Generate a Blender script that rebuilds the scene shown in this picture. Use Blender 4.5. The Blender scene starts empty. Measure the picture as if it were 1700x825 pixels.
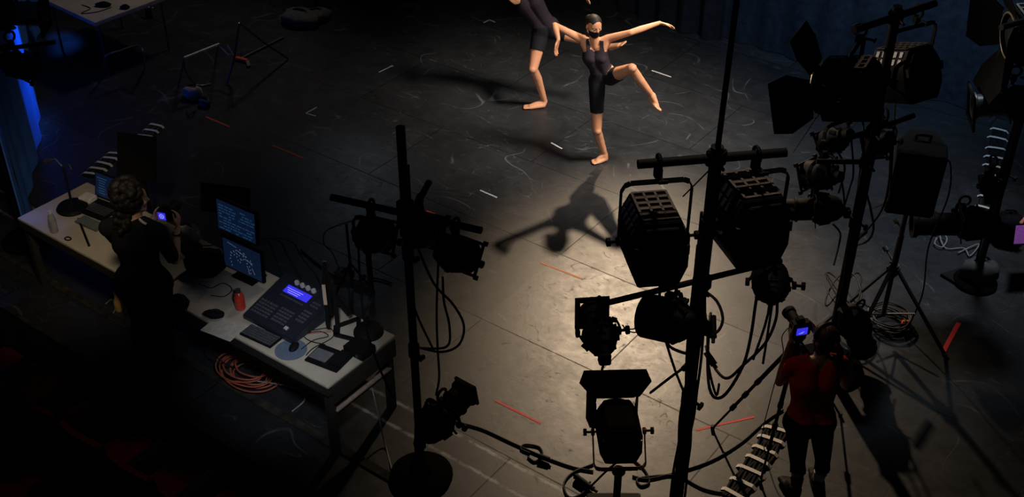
import bpy, bmesh, math, random
import numpy as np
from mathutils import Vector, Matrix
random.seed(7)
R = math.radians
sc = bpy.context.scene
COL = sc.collection

# ------------------------------------------------------------------ camera, world, light, exposure
F_PX, PITCH, CAM_H, YAW = 1988.6, R(35), 6.7, R(36.5)
CA, SA = math.cos(YAW), math.sin(YAW)
P0 = (0.47, 9.47)                      # corner of the worn floor panel = world origin; +x along the stage edge, +y upstage
def W(x, y, z=0.0):                    # metres right of / in front of / above the balcony viewpoint -> stage frame
    x, y = x - P0[0], y - P0[1]
    return Vector((x*CA - y*SA, x*SA + y*CA, z))
def D(x, y, z=0.0):
    return Vector((x*CA - y*SA, x*SA + y*CA, z))
def ray(px, py):
    u, v = (px-850)/F_PX, (py-412.5)/F_PX
    s, c = math.sin(PITCH), math.cos(PITCH)
    return (u, c - v*s, -s - v*c)
def at(px, py, z=0.0):                 # point at height z
    d = ray(px, py); t = (z-CAM_H)/d[2]
    return W(d[0]*t, d[1]*t, z)
def atd(px, py, dist):                 # point at horizontal distance dist in front of the balcony
    d = ray(px, py); t = dist/d[1]
    return W(d[0]*t, dist, CAM_H + d[2]*t)
def aty(px, py, y):                    # point in the stage plane y
    d = ray(px, py); w = D(*d); c = W(0, 0, CAM_H); t = (y-c.y)/w.y
    return c + w*t
def atx(px, py, x):
    d = ray(px, py); w = D(*d); c = W(0, 0, CAM_H); t = (x-c.x)/w.x
    return c + w*t

cam = bpy.data.cameras.new('camera'); camo = bpy.data.objects.new('camera', cam); COL.objects.link(camo)
cam.sensor_fit = 'HORIZONTAL'; cam.sensor_width = 36; cam.lens = 36*F_PX/1700
cam.clip_start = 0.05; cam.clip_end = 200
camo.location = W(0, 0, CAM_H); camo.rotation_euler = (R(90)-PITCH, 0, YAW)
sc.camera = camo
sc.view_settings.view_transform = 'Standard'; sc.view_settings.look = 'None'
sc.view_settings.exposure = 0.0; sc.view_settings.gamma = 1.0; sc.view_settings.use_curve_mapping = False

wd = bpy.data.worlds.new('world'); sc.world = wd; wd.use_nodes = True
bg = wd.node_tree.nodes['Background']; bg.inputs[0].default_value = (0.35, 0.6, 1.0, 1); bg.inputs[1].default_value = 0.004

def spot(name, loc, target, watts, col, ang, blend=0.5, rad=0.1):
    l = bpy.data.lights.new(name, 'SPOT'); l.energy = watts; l.color = col; l.spot_size = R(ang); l.spot_blend = blend
    l.shadow_soft_size = rad
    o = bpy.data.objects.new(name, l); COL.objects.link(o); o.location = loc
    o.rotation_euler = (Vector(target)-Vector(loc)).to_track_quat('-Z', 'Y').to_euler()
    return o
WARM = (1.0, 0.80, 0.56)
spot('backlight', W(1.58, 14.2, 4.75), at(1120, 540), 2050, (1.0, 0.74, 0.49), 42, 1.0, 0.10)
spot('key_light', W(5.0, 9.0, 7.4), W(1.32, 11.7, 0.6), 6000, (1.0, 0.88, 0.74), 30, 0.9, 0.85)
spot('fill_light', W(0.2, 4.0, 6.4), W(0.75, 11.7, 0.9), 900, (1.0, 0.90, 0.80), 27, 1.0, 0.6)
spot('low_side_light', W(-2.1, 14.9, 2.9), at(545, 325), 16, (0.72, 0.86, 1.0), 30, 1.0, 0.15)
spot('console_fill', at(500, 440, 3.2), at(492, 580, .75), 190, (0.86, 0.92, 1.0), 28, 1.0, 0.15)  # added overhead spot that brightens the console table
spot('left_table_fill', at(60, 120, 3.5), at(120, 365, .75), 130, (1.0, 0.80, 0.55), 40, 1.0, 0.2)  # added spot that brightens the left table
spot('fixture_top_fill', W(1.1, 6.9, 6.3), W(1.12, 5.75, 3.1), 130, (1.0, 0.78, 0.60), 33, 1.0, 0.15)  # added overhead spot, there to light the fixture tops
spot('blue_light', W(-3.6, 13.0, 3.6), at(50, 40, 1.2), 900, (0.03, 0.22, 1.0), 24, 0.9, 0.15)
spot('blue_wash_light', W(-3.4, 11.0, 3.4), at(-5, 295, 1.2), 230, (0.04, 0.16, 1.0), 24, 1.0, 0.2)
spot('seat_fill', W(-1.0, 9.5, 4.5), at(250, 720, 0.2), 45, (1.0, 0.85, 0.7), 40, 1.0, 0.3)  # added dim spot so the seat tops catch some light
spot('corner_fill', W(-2.6, 15.5, 5.0), at(280, 70, 0.2), 110, (1.0, 0.88, 0.75), 66, 1.0, 0.3)  # added spot that lifts the dim things at upper left
spot('blue_floor_light', W(-6.6, 15.5, 3.2), at(84, 74), 600, (0.03, 0.18, 1.0), 13, 0.8, 0.1)
spot('right_floor_fill', W(4.6, 10.8, 7.0), W(3.4, 9.9, 0.0), 900, (0.80, 0.90, 1.0), 44, 1.0, 0.5)  # added cool spot that raises the dark floor at right
spot('right_boom_fill', W(-3.0, 12.0, 5.0), at(1500, 130, 2.7), 800, (1.0, 0.80, 0.60), 30, 0.9, 0.15)  # added spot for the left faces and rims of the right boom lights
spot('photographer_fill', W(-0.6, 6.6, 5.0), W(2.1, 6.45, 1.2), 22, (1.0, 0.75, 0.55), 16, 1.0, 0.2)  # added weak spot that brings up the photographer's red shirt
spot('curtain_light', W(3.0, 9.0, 5.0), W(4.6, 13.2, 1.4), 900, (0.45, 0.68, 1.0), 60, 1.0, 0.3)

# ------------------------------------------------------------------ materials
MATS = {}
def mat(name, col, rough=0.5, metal=0.0, spec=0.5, var=0.15, scale=30, bump=0.0, emit=None, estr=0.0, trans=0.0):
    if name in MATS: return MATS[name]
    m = bpy.data.materials.new(name); m.use_nodes = True; nt = m.node_tree; b = nt.nodes['Principled BSDF']
    tc = nt.nodes.new('ShaderNodeTexCoord'); n = nt.nodes.new('ShaderNodeTexNoise'); n.inputs['Scale'].default_value = scale
    n.inputs['Detail'].default_value = 4
    nt.links.new(tc.outputs['Object'], n.inputs['Vector'])
    r = nt.nodes.new('ShaderNodeValToRGB')
    r.color_ramp.elements[0].color = (*[c*(1-var) for c in col], 1); r.color_ramp.elements[1].color = (*[min(1, c*(1+var)) for c in col], 1)
    r.color_ramp.elements[0].position = .3; r.color_ramp.elements[1].position = .7
    nt.links.new(n.outputs['Fac'], r.inputs[0]); nt.links.new(r.outputs[0], b.inputs['Base Color'])
    b.inputs['Roughness'].default_value = rough; b.inputs['Metallic'].default_value = metal
    b.inputs['Specular IOR Level'].default_value = spec
    if trans: b.inputs['Transmission Weight'].default_value = trans
    if emit: b.inputs['Emission Color'].default_value = (*emit, 1); b.inputs['Emission Strength'].default_value = estr
    if bump:
        bp = nt.nodes.new('ShaderNodeBump'); bp.inputs['Strength'].default_value = bump; bp.inputs['Distance'].default_value = .01
        nt.links.new(n.outputs['Fac'], bp.inputs['Height']); nt.links.new(bp.outputs[0], b.inputs['Normal'])
    MATS[name] = m; return m
BLK = mat('black_paint', (.007, .007, .008), .7, 0, .2)
MATTE = mat('matte_black', (.006, .006, .006), .95, 0, .0)
BLK2 = mat('black_housing', (.008, .008, .009), .6, 0, .12)
CABLE = mat('black_rubber', (.009, .009, .010), .6, 0, .3)
STEEL = mat('dull_steel', (.35, .34, .33), .35, .9)
GREYM = mat('grey_metal', (.09, .09, .10), .45, .6)
VENT = mat('vent_metal', (.20, .17, .15), .5, .5)
ORANGE_LIT = mat('orange_lit_metal', (.50, .22, .08), .38, .6)  # orange lamp glow on the yoke, painted into its colour
GLASS = mat('lens_glass', (.5, .55, .55), .05, 0, .6, trans=.85)
REFL = mat('reflector', (.75, .66, .5), .2, .9)
CHROME = mat('bright_rim', (.85, .74, .55), .35, .2)
SKIN = mat('skin', (.56, .265, .15), .5, 0, .4, .08, 14)
SKIN2 = mat('skin_brown', (.34, .17, .10), .5, 0, .4, .08, 14)
SKIND = mat('skin_pale', (.46, .27, .20), .5, 0, .4, .08, 14)
SHIRT = mat('black_purple_jersey', (.020, .014, .022), .8, 0, .2, .2, 80)
SHORT = mat('black_jersey', (.008, .008, .011), .8, 0, .2, .2, 80)
HAIR = mat('dark_hair', (.010, .008, .007), .6, 0, .25, .3, 60)
HAIRR = mat('red_brown_hair', (.045, .014, .008), .5, 0, .4, .3, 60, .5)
REDT = mat('red_shirt', (.48, .02, .015), .85, 0, .2, .15, 40)
DARKC = mat('dark_cloth', (.011, .011, .014), .9, 0, .1, .2, 50)
WHITEC = mat('white_cloth', (.6, .6, .6), .8)
WOOD = mat('table_laminate', (.50, .44, .36), .55, 0, .4, .10, 6)
WOODE = mat('table_edge', (.030, .026, .022), .6)
TAPE_O = mat('orange_tape', (.85, .13, .05), .6, 0, .3, .08, 60)
TAPE_F = mat('worn_orange_tape', (.62, .22, .10), .6, 0, .3, .3, 60)
TAPE_R = mat('red_tape', (.85, .07, .08), .6, 0, .3, .08, 60)
TAPE_W = mat('white_tape', (.75, .73, .68), .6, 0, .3, .1, 60)
TAPE_B = mat('pale_blue_tape', (.42, .48, .58), .6, 0, .3, .1, 60)
BLUED = mat('blue_scrim', (.07, .22, .75), .8, 0, .2, .15, 5)
LCD = mat('blue_lcd', (.02, .02, .2), .3, emit=(.035, .03, .75), estr=1.0)
LCDT = mat('lcd_text', (.2, .2, .5), .4, emit=(.4, .4, 1.0), estr=.9)
SCR = mat('dark_blue_screen', (.004, .008, .02), .25, emit=(.0025, .007, .022), estr=1.0)
SCRT = mat('screen_lines', (.05, .1, .2), .4, emit=(.010, .035, .085), estr=1.0)
SCRW = mat('screen_white_lines', (.2, .2, .3), .4, emit=(.08, .09, .14), estr=1.0)
SCRR = mat('screen_red_block', (.1, .02, .03), .4, emit=(.035, .006, .012), estr=1.0)
REDL = mat('red_liquid', (.65, .05, .03), .3, 0, .5)
CLEAR = mat('clear_plastic', (.42, .44, .46), .25, 0, .6, .2, 12, .5, trans=.4)
PADB = mat('blue_grey_pad', (.12, .16, .24), .7)
PAPER = mat('paper', (.50, .47, .43), .7)
SEATR = mat('red_seat_fabric', (.12, .006, .006), .85, 0, .2, .25, 30)
SEATB = mat('blue_grey_fabric', (.02, .025, .035), .85, 0, .2, .25, 30)
SANDB = mat('grey_canvas', (.10, .10, .095), .85, 0, .2, .2, 18, .6)
PURP = mat('purple_card', (.36, .07, .42), .7)
ORNG = mat('orange_plastic', (.8, .12, .04), .5)
ORCAB = mat('red_orange_cable', (.42, .10, .06), .6)
GRCAB = mat('grey_cable', (.30, .30, .29), .6)
BLUEC = mat('blue_cloth', (.03, .05, .22), .8)
CREAM = mat('cream_cloth', (.45, .36, .28), .85, 0, .2, .2, 18, .5)
KEYC = mat('key_caps', (.075, .08, .095), .4)
BRASS = mat('white_plastic', (.55, .55, .52), .4)
LED = mat('orange_led', (.8, .2, .05), .5, emit=(1, .35, .12), estr=2.0)

def floor_mat():
    m = bpy.data.materials.new('black_stage_floor'); m.use_nodes = True; nt = m.node_tree; b = nt.nodes['Principled BSDF']
    N = nt.nodes.new; L = nt.links.new
    tc = N('ShaderNodeTexCoord'); obj = tc.outputs['Object']
    def noise(scale, det=5, rough=.6, dist=0.0, vec=obj):
        n = N('ShaderNodeTexNoise'); n.inputs['Scale'].default_value = scale; n.inputs['Detail'].default_value = det
        n.inputs['Roughness'].default_value = rough; n.inputs['Distortion'].default_value = dist; L(vec, n.inputs['Vector']); return n.outputs['Fac']
    def ma(op, a, bb=None, clamp=False):
        n = N('ShaderNodeMath'); n.operation = op; n.use_clamp = clamp
        for i, x in enumerate((a, bb)):
            if x is None: continue
            if isinstance(x, (int, float)): n.inputs[i].default_value = x
            else: L(x, n.inputs[i])
        return n.outputs[0]
    def ramp(x, a, bb):
        n = N('ShaderNodeMapRange'); n.inputs['From Min'].default_value = a; n.inputs['From Max'].default_value = bb; L(x, n.inputs['Value']); return n.outputs[0]
    br = N('ShaderNodeTexBrick'); br.offset = .5; br.offset_frequency = 2
    br.inputs['Scale'].default_value = 1; br.inputs['Mortar Size'].default_value = .007; br.inputs['Mortar Smooth'].default_value = .3
    br.inputs['Brick Width'].default_value = 2.5; br.inputs['Row Height'].default_value = 1.25
    br.inputs['Color1'].default_value = (.82, .82, .82, 1); br.inputs['Color2'].default_value = (1.12, 1.12, 1.12, 1)
    mp = N('ShaderNodeMapping'); L(obj, mp.inputs[0]); mp.inputs['Location'].default_value = (1.25*1, 0, 0); L(mp.outputs[0], br.inputs['Vector'])
    seam = br.outputs['Fac']
    big = noise(.9, 6, .65); fine = noise(14, 6, .7); mid = noise(4, 6, .7, .6)
    st = N('ShaderNodeMapping'); L(obj, st.inputs[0]); st.inputs['Rotation'].default_value = (0, 0, .9); st.inputs['Scale'].default_value = (1, 6, 1)
    streak = noise(5, 5, .7, 1.0, st.outputs[0])
    # thin scuff arcs: contour lines of a smooth noise, kept only where another noise is high
    def arcs(scale, w, msk_scale, lo, hi, vec=obj):
        n = noise(scale, 1, .4, .3, vec); d = ma('ABSOLUTE', ma('SUBTRACT', n, .5)); line = ma('SUBTRACT', 1.0, ramp(d, 0, w))
        return ma('MULTIPLY', ma('MAXIMUM', line, 0), ramp(noise(msk_scale, 3), lo, hi), True)
    sc1 = arcs(1.1, .006, 1.7, .50, .62); sc2 = arcs(2.3, .010, 2.3, .53, .66); sc3 = arcs(.7, .0035, 3.1, .52, .64)
    sc4 = arcs(1.6, .007, 1.3, .50, .64, st.outputs[0]); s2 = N('ShaderNodeMapping'); L(obj, s2.inputs[0]); s2.inputs['Rotation'].default_value = (0, 0, -.5); s2.inputs['Scale'].default_value = (1, 5, 1)
    sc5 = arcs(1.9, .006, 1.9, .52, .66, s2.outputs[0])
    scr = ma('ADD', ma('ADD', ma('ADD', sc1, sc2), sc3), ma('ADD', sc4, sc5), True)
    scuff = ma('ADD', arcs(6, .022, 5, .52, .60, s2.outputs[0]), arcs(5, .018, 6, .54, .62), True)
    # two worn pale lines along the downstage edge
    sep = N('ShaderNodeSeparateXYZ'); L(obj, sep.inputs[0])
    def wear(y0):
        d = ma('ABSOLUTE', ma('SUBTRACT', sep.outputs[1], y0)); wv = ma('ADD', d, ma('MULTIPLY', ma('SUBTRACT', fine, .5), .05))
        return ma('MULTIPLY', ma('SUBTRACT', 1.0, ramp(wv, .004, .022), True), ramp(mid, .40, .56))
    wr = ma('ADD', wear(-2.54), wear(-2.77), True)
    v = ma('ADD', ma('MULTIPLY', ramp(big, .3, .7), .018), ma('MULTIPLY', ramp(mid, .35, .75), .018))
    v = ma('ADD', v, ma('MULTIPLY', ramp(streak, .55, .8), .016)); v = ma('ADD', v, .022)
    hs = N('ShaderNodeSeparateColor'); L(br.outputs['Color'], hs.inputs[0]); v = ma('MULTIPLY', v, hs.outputs[0])
    v = ma('MULTIPLY', ma('MULTIPLY', v, .63), ma('SUBTRACT', 1.0, ma('MULTIPLY', seam, .4)))
    v = ma('MULTIPLY', v, ma('SUBTRACT', 1.0, ma('MULTIPLY', scuff, .5))); v = ma('ADD', v, ma('MULTIPLY', scr, .075)); v = ma('ADD', v, ma('MULTIPLY', wr, .30))
    # one paler, smoother worn panel, its far left corner at the origin
    def band(x, a, b_): return ma('MULTIPLY', ma('GREATER_THAN', x, a), ma('LESS_THAN', x, b_))
    worn = ma('MULTIPLY', band(sep.outputs[0], 0.0, 2.5), band(sep.outputs[1], -1.25, 0.0))
    v = ma('ADD', v, ma('MULTIPLY', worn, .020))
    cm = N('ShaderNodeCombineColor'); L(ma('MULTIPLY', v, .96), cm.inputs[0]); L(ma('MULTIPLY', v, 1.02), cm.inputs[1]); L(ma('MULTIPLY', v, 1.14), cm.inputs[2])
    L(cm.outputs[0], b.inputs['Base Color'])
    rg = ma('ADD', ma('MULTIPLY', ramp(mid, .3, .7), .10), .355); rg = ma('ADD', rg, ma('MULTIPLY', scuff, .16)); rg = ma('ADD', rg, ma('MULTIPLY', ramp(fine, .3, .7), .06)); rg = ma('ADD', rg, ma('MULTIPLY', seam, .2))
    rg = ma('SUBTRACT', rg, ma('MULTIPLY', worn, .018))
    L(rg, b.inputs['Roughness']); b.inputs['Specular IOR Level'].default_value = .5
    bp = N('ShaderNodeBump'); bp.inputs['Strength'].default_value = .12; bp.inputs['Distance'].default_value = .006
    L(ma('SUBTRACT', ma('ADD', fine, mid), ma('MULTIPLY', seam, 1.5)), bp.inputs['Height']); L(bp.outputs[0], b.inputs['Normal'])
    return m
def curtain_mat():
    return mat('black_velour', (.010, .012, .016), .95, 0, .1, .3, 12)

# ------------------------------------------------------------------ mesh helpers
class MB:
    def __init__(s, M=None): s.v = []; s.f = []; s.M = M
    def add(s, vs, fs):
        k = len(s.v)
        for p in vs:
            p = Vector(p); s.v.append(s.M @ p if s.M else p)
        s.f += [tuple(i+k for i in f) for f in fs]
        return s
    def box(s, c, d, rot=None):
        c = Vector(c); x, y, z = d[0]/2, d[1]/2, d[2]/2
        vs = [Vector((a*x, b*y, e*z)) for e in (-1, 1) for b in (-1, 1) for a in (-1, 1)]
        if rot is not None: vs = [rot @ p for p in vs]
        return s.add([p+c for p in vs], [(0, 2, 3, 1), (4, 5, 7, 6), (0, 1, 5, 4), (2, 6, 7, 3), (0, 4, 6, 2), (1, 3, 7, 5)])
    def bar(s, a, b, w, h, up=(0, 0, 1)):          # rectangular bar between two points
        a, b = Vector(a), Vector(b); d = (b-a); L_ = d.length; d.normalize(); up = Vector(up)
        x = d.cross(up)
        if x.length < 1e-4: x = d.cross(Vector((1, 0, 0)))
        x.normalize(); z = x.cross(d)
        rot = Matrix((x, d, z)).transposed()
        return s.box((a+b)/2, (w, L_, h), rot)
    def cyl(s, a, b, r0, r1=None, n=14):
        r1 = r0 if r1 is None else r1
        return s.rings([a, b], [r0, r1], n)
    def rings(s, pts, rad, n=10, closed=False):
        pts = [Vector(p) for p in pts]; m = len(pts); vs = []; fs = []
        ref = None
        for i, p in enumerate(pts):
            t = (pts[min(i+1, m-1)] - pts[max(i-1, 0)]) if not closed else (pts[(i+1) % m]-pts[i-1])
            if t.length < 1e-9: t = Vector((0, 0, 1))
            t.normalize()
            if ref is None: ref = t.orthogonal().normalized()
            ref = (ref - t*ref.dot(t))
            if ref.length < 1e-5: ref = t.orthogonal()
            ref.normalize(); bi = t.cross(ref)
            for k in range(n):
                a = 2*math.pi*k/n; vs.append(p + (ref*math.cos(a)+bi*math.sin(a))*rad[i])
        for i in range(m if closed else m-1):
            j = (i+1) % m
            for k in range(n):
                l = (k+1) % n; fs.append((i*n+k, i*n+l, j*n+l, j*n+k))
        if not closed:
            fs.append(tuple(range(n-1, -1, -1))); fs.append(tuple((m-1)*n+k for k in range(n)))
        return s.add(vs, fs)
    def tube(s, pts, r, n=7, sub=6, closed=False):
        q = spline(pts, sub, closed); return s.rings(q, [r]*len(q), n, closed)
    def path(s, pts, r, n=8):                      # straight segments
        return s.rings(pts, [r]*len(pts), n)
    def lathe(s, prof, n=20, axis='Y', c=(0, 0, 0)):
        vs = []; fs = []; c = Vector(c)
        for r, h in prof:
            for k in range(n):
                a = 2*math.pi*k/n; x, z = r*math.cos(a), r*math.sin(a)
                vs.append(c + (Vector((x, h, z)) if axis == 'Y' else Vector((x, z, h)) if axis == 'Z' else Vector((h, x, z))))
        for i in range(len(prof)-1):
            for k in range(n):
                l = (k+1) % n; fs.append((i*n+k, i*n+l, (i+1)*n+l, (i+1)*n+k))
        fs.append(tuple(range(n))); fs.append(tuple((len(prof)-1)*n+k for k in range(n-1, -1, -1)))
        return s.add(vs, fs)
    def prism(s, poly, y0, y1, k1=1.0):            # xz polygon from y0 to y1 (scaled by k1 at y1)
        n = len(poly); vs = [(x, y0, z) for x, z in poly]+[(x*k1, y1, z*k1) for x, z in poly]
        return s.add(vs, [tuple(range(n)), tuple(range(2*n-1, n-1, -1))]+[(i, i+n, (i+1) % n+n, (i+1) % n) for i in range(n)])
    def slab(s, poly, z0, z1):                     # xy polygon extruded in z
        n = len(poly); vs = [(*p[:2], z0) for p in poly]+[(*p[:2], z1) for p in poly]
        return s.add(vs, [tuple(range(n-1, -1, -1)), tuple(range(n, 2*n))]+[(i, (i+1) % n, (i+1) % n+n, i+n) for i in range(n)])
    def ell(s, c, ax, rot=None, n=16, m=10):
        c = Vector(c); vs = []; fs = []
        for i in range(m+1):
            t = math.pi*i/m
            for k in range(n):
                a = 2*math.pi*k/n; p = Vector((ax[0]*math.sin(t)*math.cos(a), ax[1]*math.sin(t)*math.sin(a), ax[2]*math.cos(t)))
                vs.append(c + (rot @ p if rot is not None else p))
        for i in range(m):
            for k in range(n):
                l = (k+1) % n; fs.append((i*n+k, (i+1)*n+k, (i+1)*n+l, i*n+l))
        return s.add(vs, fs)
    def cap(s, a, b, ra, rb, n=12, m=4):           # capsule with two radii
        a, b = Vector(a), Vector(b); d = b-a
        if d.length < 1e-6: d = Vector((0, 0, 1e-4))
        t = d.normalized(); ps = []; rs = []
        for i in range(m): q = math.pi/2*i/m; ps.append(a - t*ra*math.cos(q)); rs.append(max(ra*math.sin(q), 1e-4))
        for i in range(m+1): q = math.pi/2*i/m; ps.append(b + t*rb*math.sin(q)); rs.append(max(rb*math.cos(q), 1e-4))
        ps.insert(m, a); rs.insert(m, ra)
        return s.rings(ps, rs, n)
    def build(s, name, m, parent=None, bev=0.0, smooth=True, kind=None, label=None):
        me = bpy.data.meshes.new(name); me.from_pydata([tuple(p) for p in s.v], [], s.f)
        bm = bmesh.new(); bm.from_mesh(me)
        bmesh.ops.remove_doubles(bm, verts=bm.verts, dist=1e-5)
        bmesh.ops.recalc_face_normals(bm, faces=bm.faces)
        if bev:
            es = [e for e in bm.edges if len(e.link_faces) == 2 and e.calc_face_angle(0) > R(45)]
            bmesh.ops.bevel(bm, geom=es, offset=bev, segments=2, affect='EDGES', clamp_overlap=True)
        bm.to_mesh(me); bm.free()
        if smooth:
            for p in me.polygons: p.use_smooth = True
            me.set_sharp_from_angle(angle=R(38))
        me.materials.append(m)
        o = bpy.data.objects.new(name, me); COL.objects.link(o)
        if parent: o.parent = parent
        if kind: o['kind'] = kind
        if label: o['label'] = label
        return o
def spline(pts, sub=6, closed=False):
    p = [Vector(q) for q in pts]; n = len(p); out = []
    if n < 3 and not closed: return p
    for i in range(n if closed else n-1):
        g = (lambda k: p[k % n]) if closed else (lambda k: p[max(0, min(n-1, k))])
        a, b, c, d = g(i-1), g(i), g(i+1), g(i+2)
        for j in range(sub):
            t = j/sub
            out.append(.5*((2*b)+(c-a)*t+(2*a-5*b+4*c-d)*t*t+(3*b-a-3*c+d)*t**3))
    if not closed: out.append(p[-1])
    return out
def thing(name, label, cat, loc=(0, 0, 0), rz=0.0, group=None):
    o = bpy.data.objects.new(name, None); COL.objects.link(o); o.empty_display_size = .1
    o.location = loc; o.rotation_euler = (0, 0, rz); o['label'] = label; o['category'] = cat
    if group: o['group'] = group
    return o
def tag(o, label, cat, group=None, kind=None):
    o['label'] = label; o['category'] = cat
    if group: o['group'] = group
    if kind: o['kind'] = kind
    return o
def struct(o): o['kind'] = 'structure'; return o
def rotx(a): return Matrix.Rotation(a, 4, 'X')
def rotz(a): return Matrix.Rotation(a, 4, 'Z')

# ------------------------------------------------------------------ setting
STAGE_Y0, CURT_Y = -3.68, 5.1
fl = MB().box((2.0, (STAGE_Y0+9)/2, -.1), (26, 9-STAGE_Y0, .2)).build('floor', floor_mat(), smooth=False); struct(fl)
LIP = mat('stage_lip', (.034, .032, .026), .8, 0, .1, .6, 9)
struct(MB().box((2.0, STAGE_Y0-.02, -.35), (26, .04, .70)).build('trim_2', LIP, smooth=False))
struct(MB().box((-1.4, -3.215, .006), (7.6, .075, .012)).build('trim_1', LIP, smooth=False))
struct(MB().box((2.0, -7.2, -.75), (26, 8, .1)).build('floor_house', mat('house_floor', (.01, .01, .011), .8), smooth=False))

# curtains: pleated sheets with a real hem
def pleats(a, b, h, amp, pitch, z0=0.012, thick=.012, phase=0.0):
    a, b = Vector((*a, 0)), Vector((*b, 0)); d = b-a; L_ = d.length; t = d.normalized(); nrm = Vector((-t.y, t.x, 0))
    n = int(L_/pitch*8); mb = MB(); rows = 6; vs = []; fs = []
    for side in (0, 1):
        for j in range(rows+1):
            z = z0+(h-z0)*j/rows
            for i in range(n+1):
                s_ = L_*i/n
                off = amp*math.sin(2*math.pi*s_/pitch+phase+.6*math.sin(s_*1.3))*(1-.35*j/rows)+.05*math.sin(s_*1.9+phase)
                p = a+t*s_+nrm*(off+side*thick); vs.append((p.x, p.y, z))
    w = n+1; half = (rows+1)*w
    for side in (0, 1):
        for j in range(rows):
            for i in range(n):
                q = (side*half+j*w+i, side*half+j*w+i+1, side*half+(j+1)*w+i+1, side*half+(j+1)*w+i); fs.append(q if side else q[::-1])
    for i in range(n): fs.append((i, i+1, half+i+1, half+i)); k = rows*w+i; fs.append((k+1, k, half+k, half+k+1))
    for j in range(rows):
        k = j*w; fs.append((k+w, k, half+k, half+k+w)); k += n; fs.append((k, k+w, half+k+w, half+k))
    return mb.add(vs, fs)
CUR = curtain_mat()
tag(pleats((-11, CURT_Y+.6), (-1.05, CURT_Y+.02), 4.6, .07, .34).build('stage_curtain', CUR), 'black pleated stage curtain behind the dancers, left of the thin pole', 'curtain')
tag(pleats((-1.10, CURT_Y+.12), (8.5, CURT_Y+.10), 4.6, .03, .42, phase=1).build('stage_curtain', mat('blue_black_velour', (.014, .020, .030), .95, 0, .1, .3, 12)), 'long dark blue-black curtain behind the lights at upper right', 'curtain')

# ------------------------------------------------------------------ floor tape
def tape(p, q, w, m, label, cat='tape', grp=None):
    a, b = at(*p), at(*q); a.z = b.z = .0016
    d = (b-a).normalized(); nn = Vector((-d.y, d.x, 0))*w/2
    pts = []; k = 6
    for i in range(k+1): pts.append(a+(b-a)*i/k+nn*(1+random.uniform(-.12, .12)))
    for i in range(k, -1, -1): pts.append(a+(b-a)*i/k-nn*(1+random.uniform(-.12, .12)))
    tag(MB().slab(pts, .0005, .0022).build('floor_tape', m, smooth=False), label, cat, grp)
G = 'coloured tape marks on the stage floor'
tape((342, 194), (382, 211), .022, TAPE_O, 'orange tape strip farthest left, beside the cream bundle', grp=G)
tape((452, 241), (504, 263), .024, TAPE_O, 'orange tape strip on dark floor above the left lamp crossbar', grp=G)
tape((708, 350), (736, 362), .024, TAPE_O, 'short orange tape strip just behind the left lamp crossbar', grp=G)
tape((898, 436), (966, 463), .022, TAPE_F, 'faded orange tape strip on the pale floor below the shadow head', grp=G)
tape((1110, 476), (1148, 471), .024, TAPE_F, 'faded orange tape strip between the big fresnel and centre pole', grp=G)
tape((822, 665), (898, 703), .020, TAPE_R, 'bright red tape strip lying left of the barndoor floor light', grp=G)
tape((1156, 714), (1252, 692), .020, TAPE_R, 'red tape strip crossed by the tripod foot right of centre pole', grp=G)
tape((1592, 536), (1565, 585), .040, TAPE_R, 'thick pink-red tape strip on dark floor at far right', grp=G)
W_ = 'pale tape ticks on the stage floor'
tape((797, 316), (825, 328), .020, TAPE_B, 'pale blue tape tick right of the left black pole top', grp=W_)
tape((915, 237), (933, 247), .020, TAPE_W, 'small white tape tick inside the dancer shadow', grp=W_)
tape((1082, 117), (1114, 128), .020, TAPE_W, 'white tape tick right of the raised foot and shin', grp=W_)
tape((629, 120), (652, 109), .018, TAPE_B, 'grey tape tick on dark floor far left of the dancers', grp=W_)
tape((508, 188), (526, 178), .018, TAPE_B, 'grey tape tick, near arm of the small V mark', grp=W_)
tape((508, 188), (524, 193), .018, TAPE_B, 'grey tape tick, far arm of the small V mark', grp=W_)
tape((803, 38), (812, 33), .018, TAPE_B, 'dim tape tick, left arm of the V at top', grp=W_)
tape((812, 33), (822, 37), .018, TAPE_B, 'dim tape tick, right arm of the V at top', grp=W_)

# ------------------------------------------------------------------ stage lights
def clamp_parts(root, z, m=BLK):
    """hook clamp whose bar centre is at height z over the pivot"""
    mb = MB()
    mb.rings([(0, .045*math.cos(a), z+.045*math.sin(a)) for a in [R(-60+300*i/12) for i in range(13)]], [.011]*13, 6)
    mb.box((0, 0, z-.062), (.045, .035, .05)); mb.cyl((0, 0, z-.12), (0, 0, z-.06), .013)
    c = mb.build('clamp', m, root)
    MB().cyl((.0, -.05, z-.055), (.0, -.11, z-.055), .009).box((0, -.115, z-.055), (.05, .012, .02)).build('wing_bolt', m, c)
    return c
def yoke_part(root, w, top, m=BLK, down=False, depth=.0, r=.011):
    s = -1 if down else 1; c = .05; x = w
    pts = [(-x, 0, 0), (-x, depth, s*(top-c)), (-x+.018, depth, s*(top-.014)), (-x+c, depth, s*top), (x-c, depth, s*top), (x-.018, depth, s*(top-.014)), (x, depth, s*(top-c)), (x, 0, 0)]
    mb = MB()
    for a, b in zip(pts, pts[1:]): mb.bar(a, b, .030, .010, (1, 0, .3) if abs(a[0]-b[0]) < .02 else (0, -.8, .6))
    for sx in (-1, 1): mb.cyl((sx*(x-.012), 0, 0), (sx*(x+.012), 0, 0), .026, n=12)
    return mb.build('yoke', m, root, bev=.002)
def knob(root, x, m=BLK):
    s = 1 if x > 0 else -1
    return MB().cyl((x, 0, 0), (x+s*.045, 0, 0), .009).cyl((x+s*.04, 0, 0), (x+s*.062, 0, 0), .026, n=8).build('knob', m, root)
def cable_part(root, pts, r=.008, name='cable'): return MB().tube(pts, r).build(name, CABLE, root)
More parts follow.
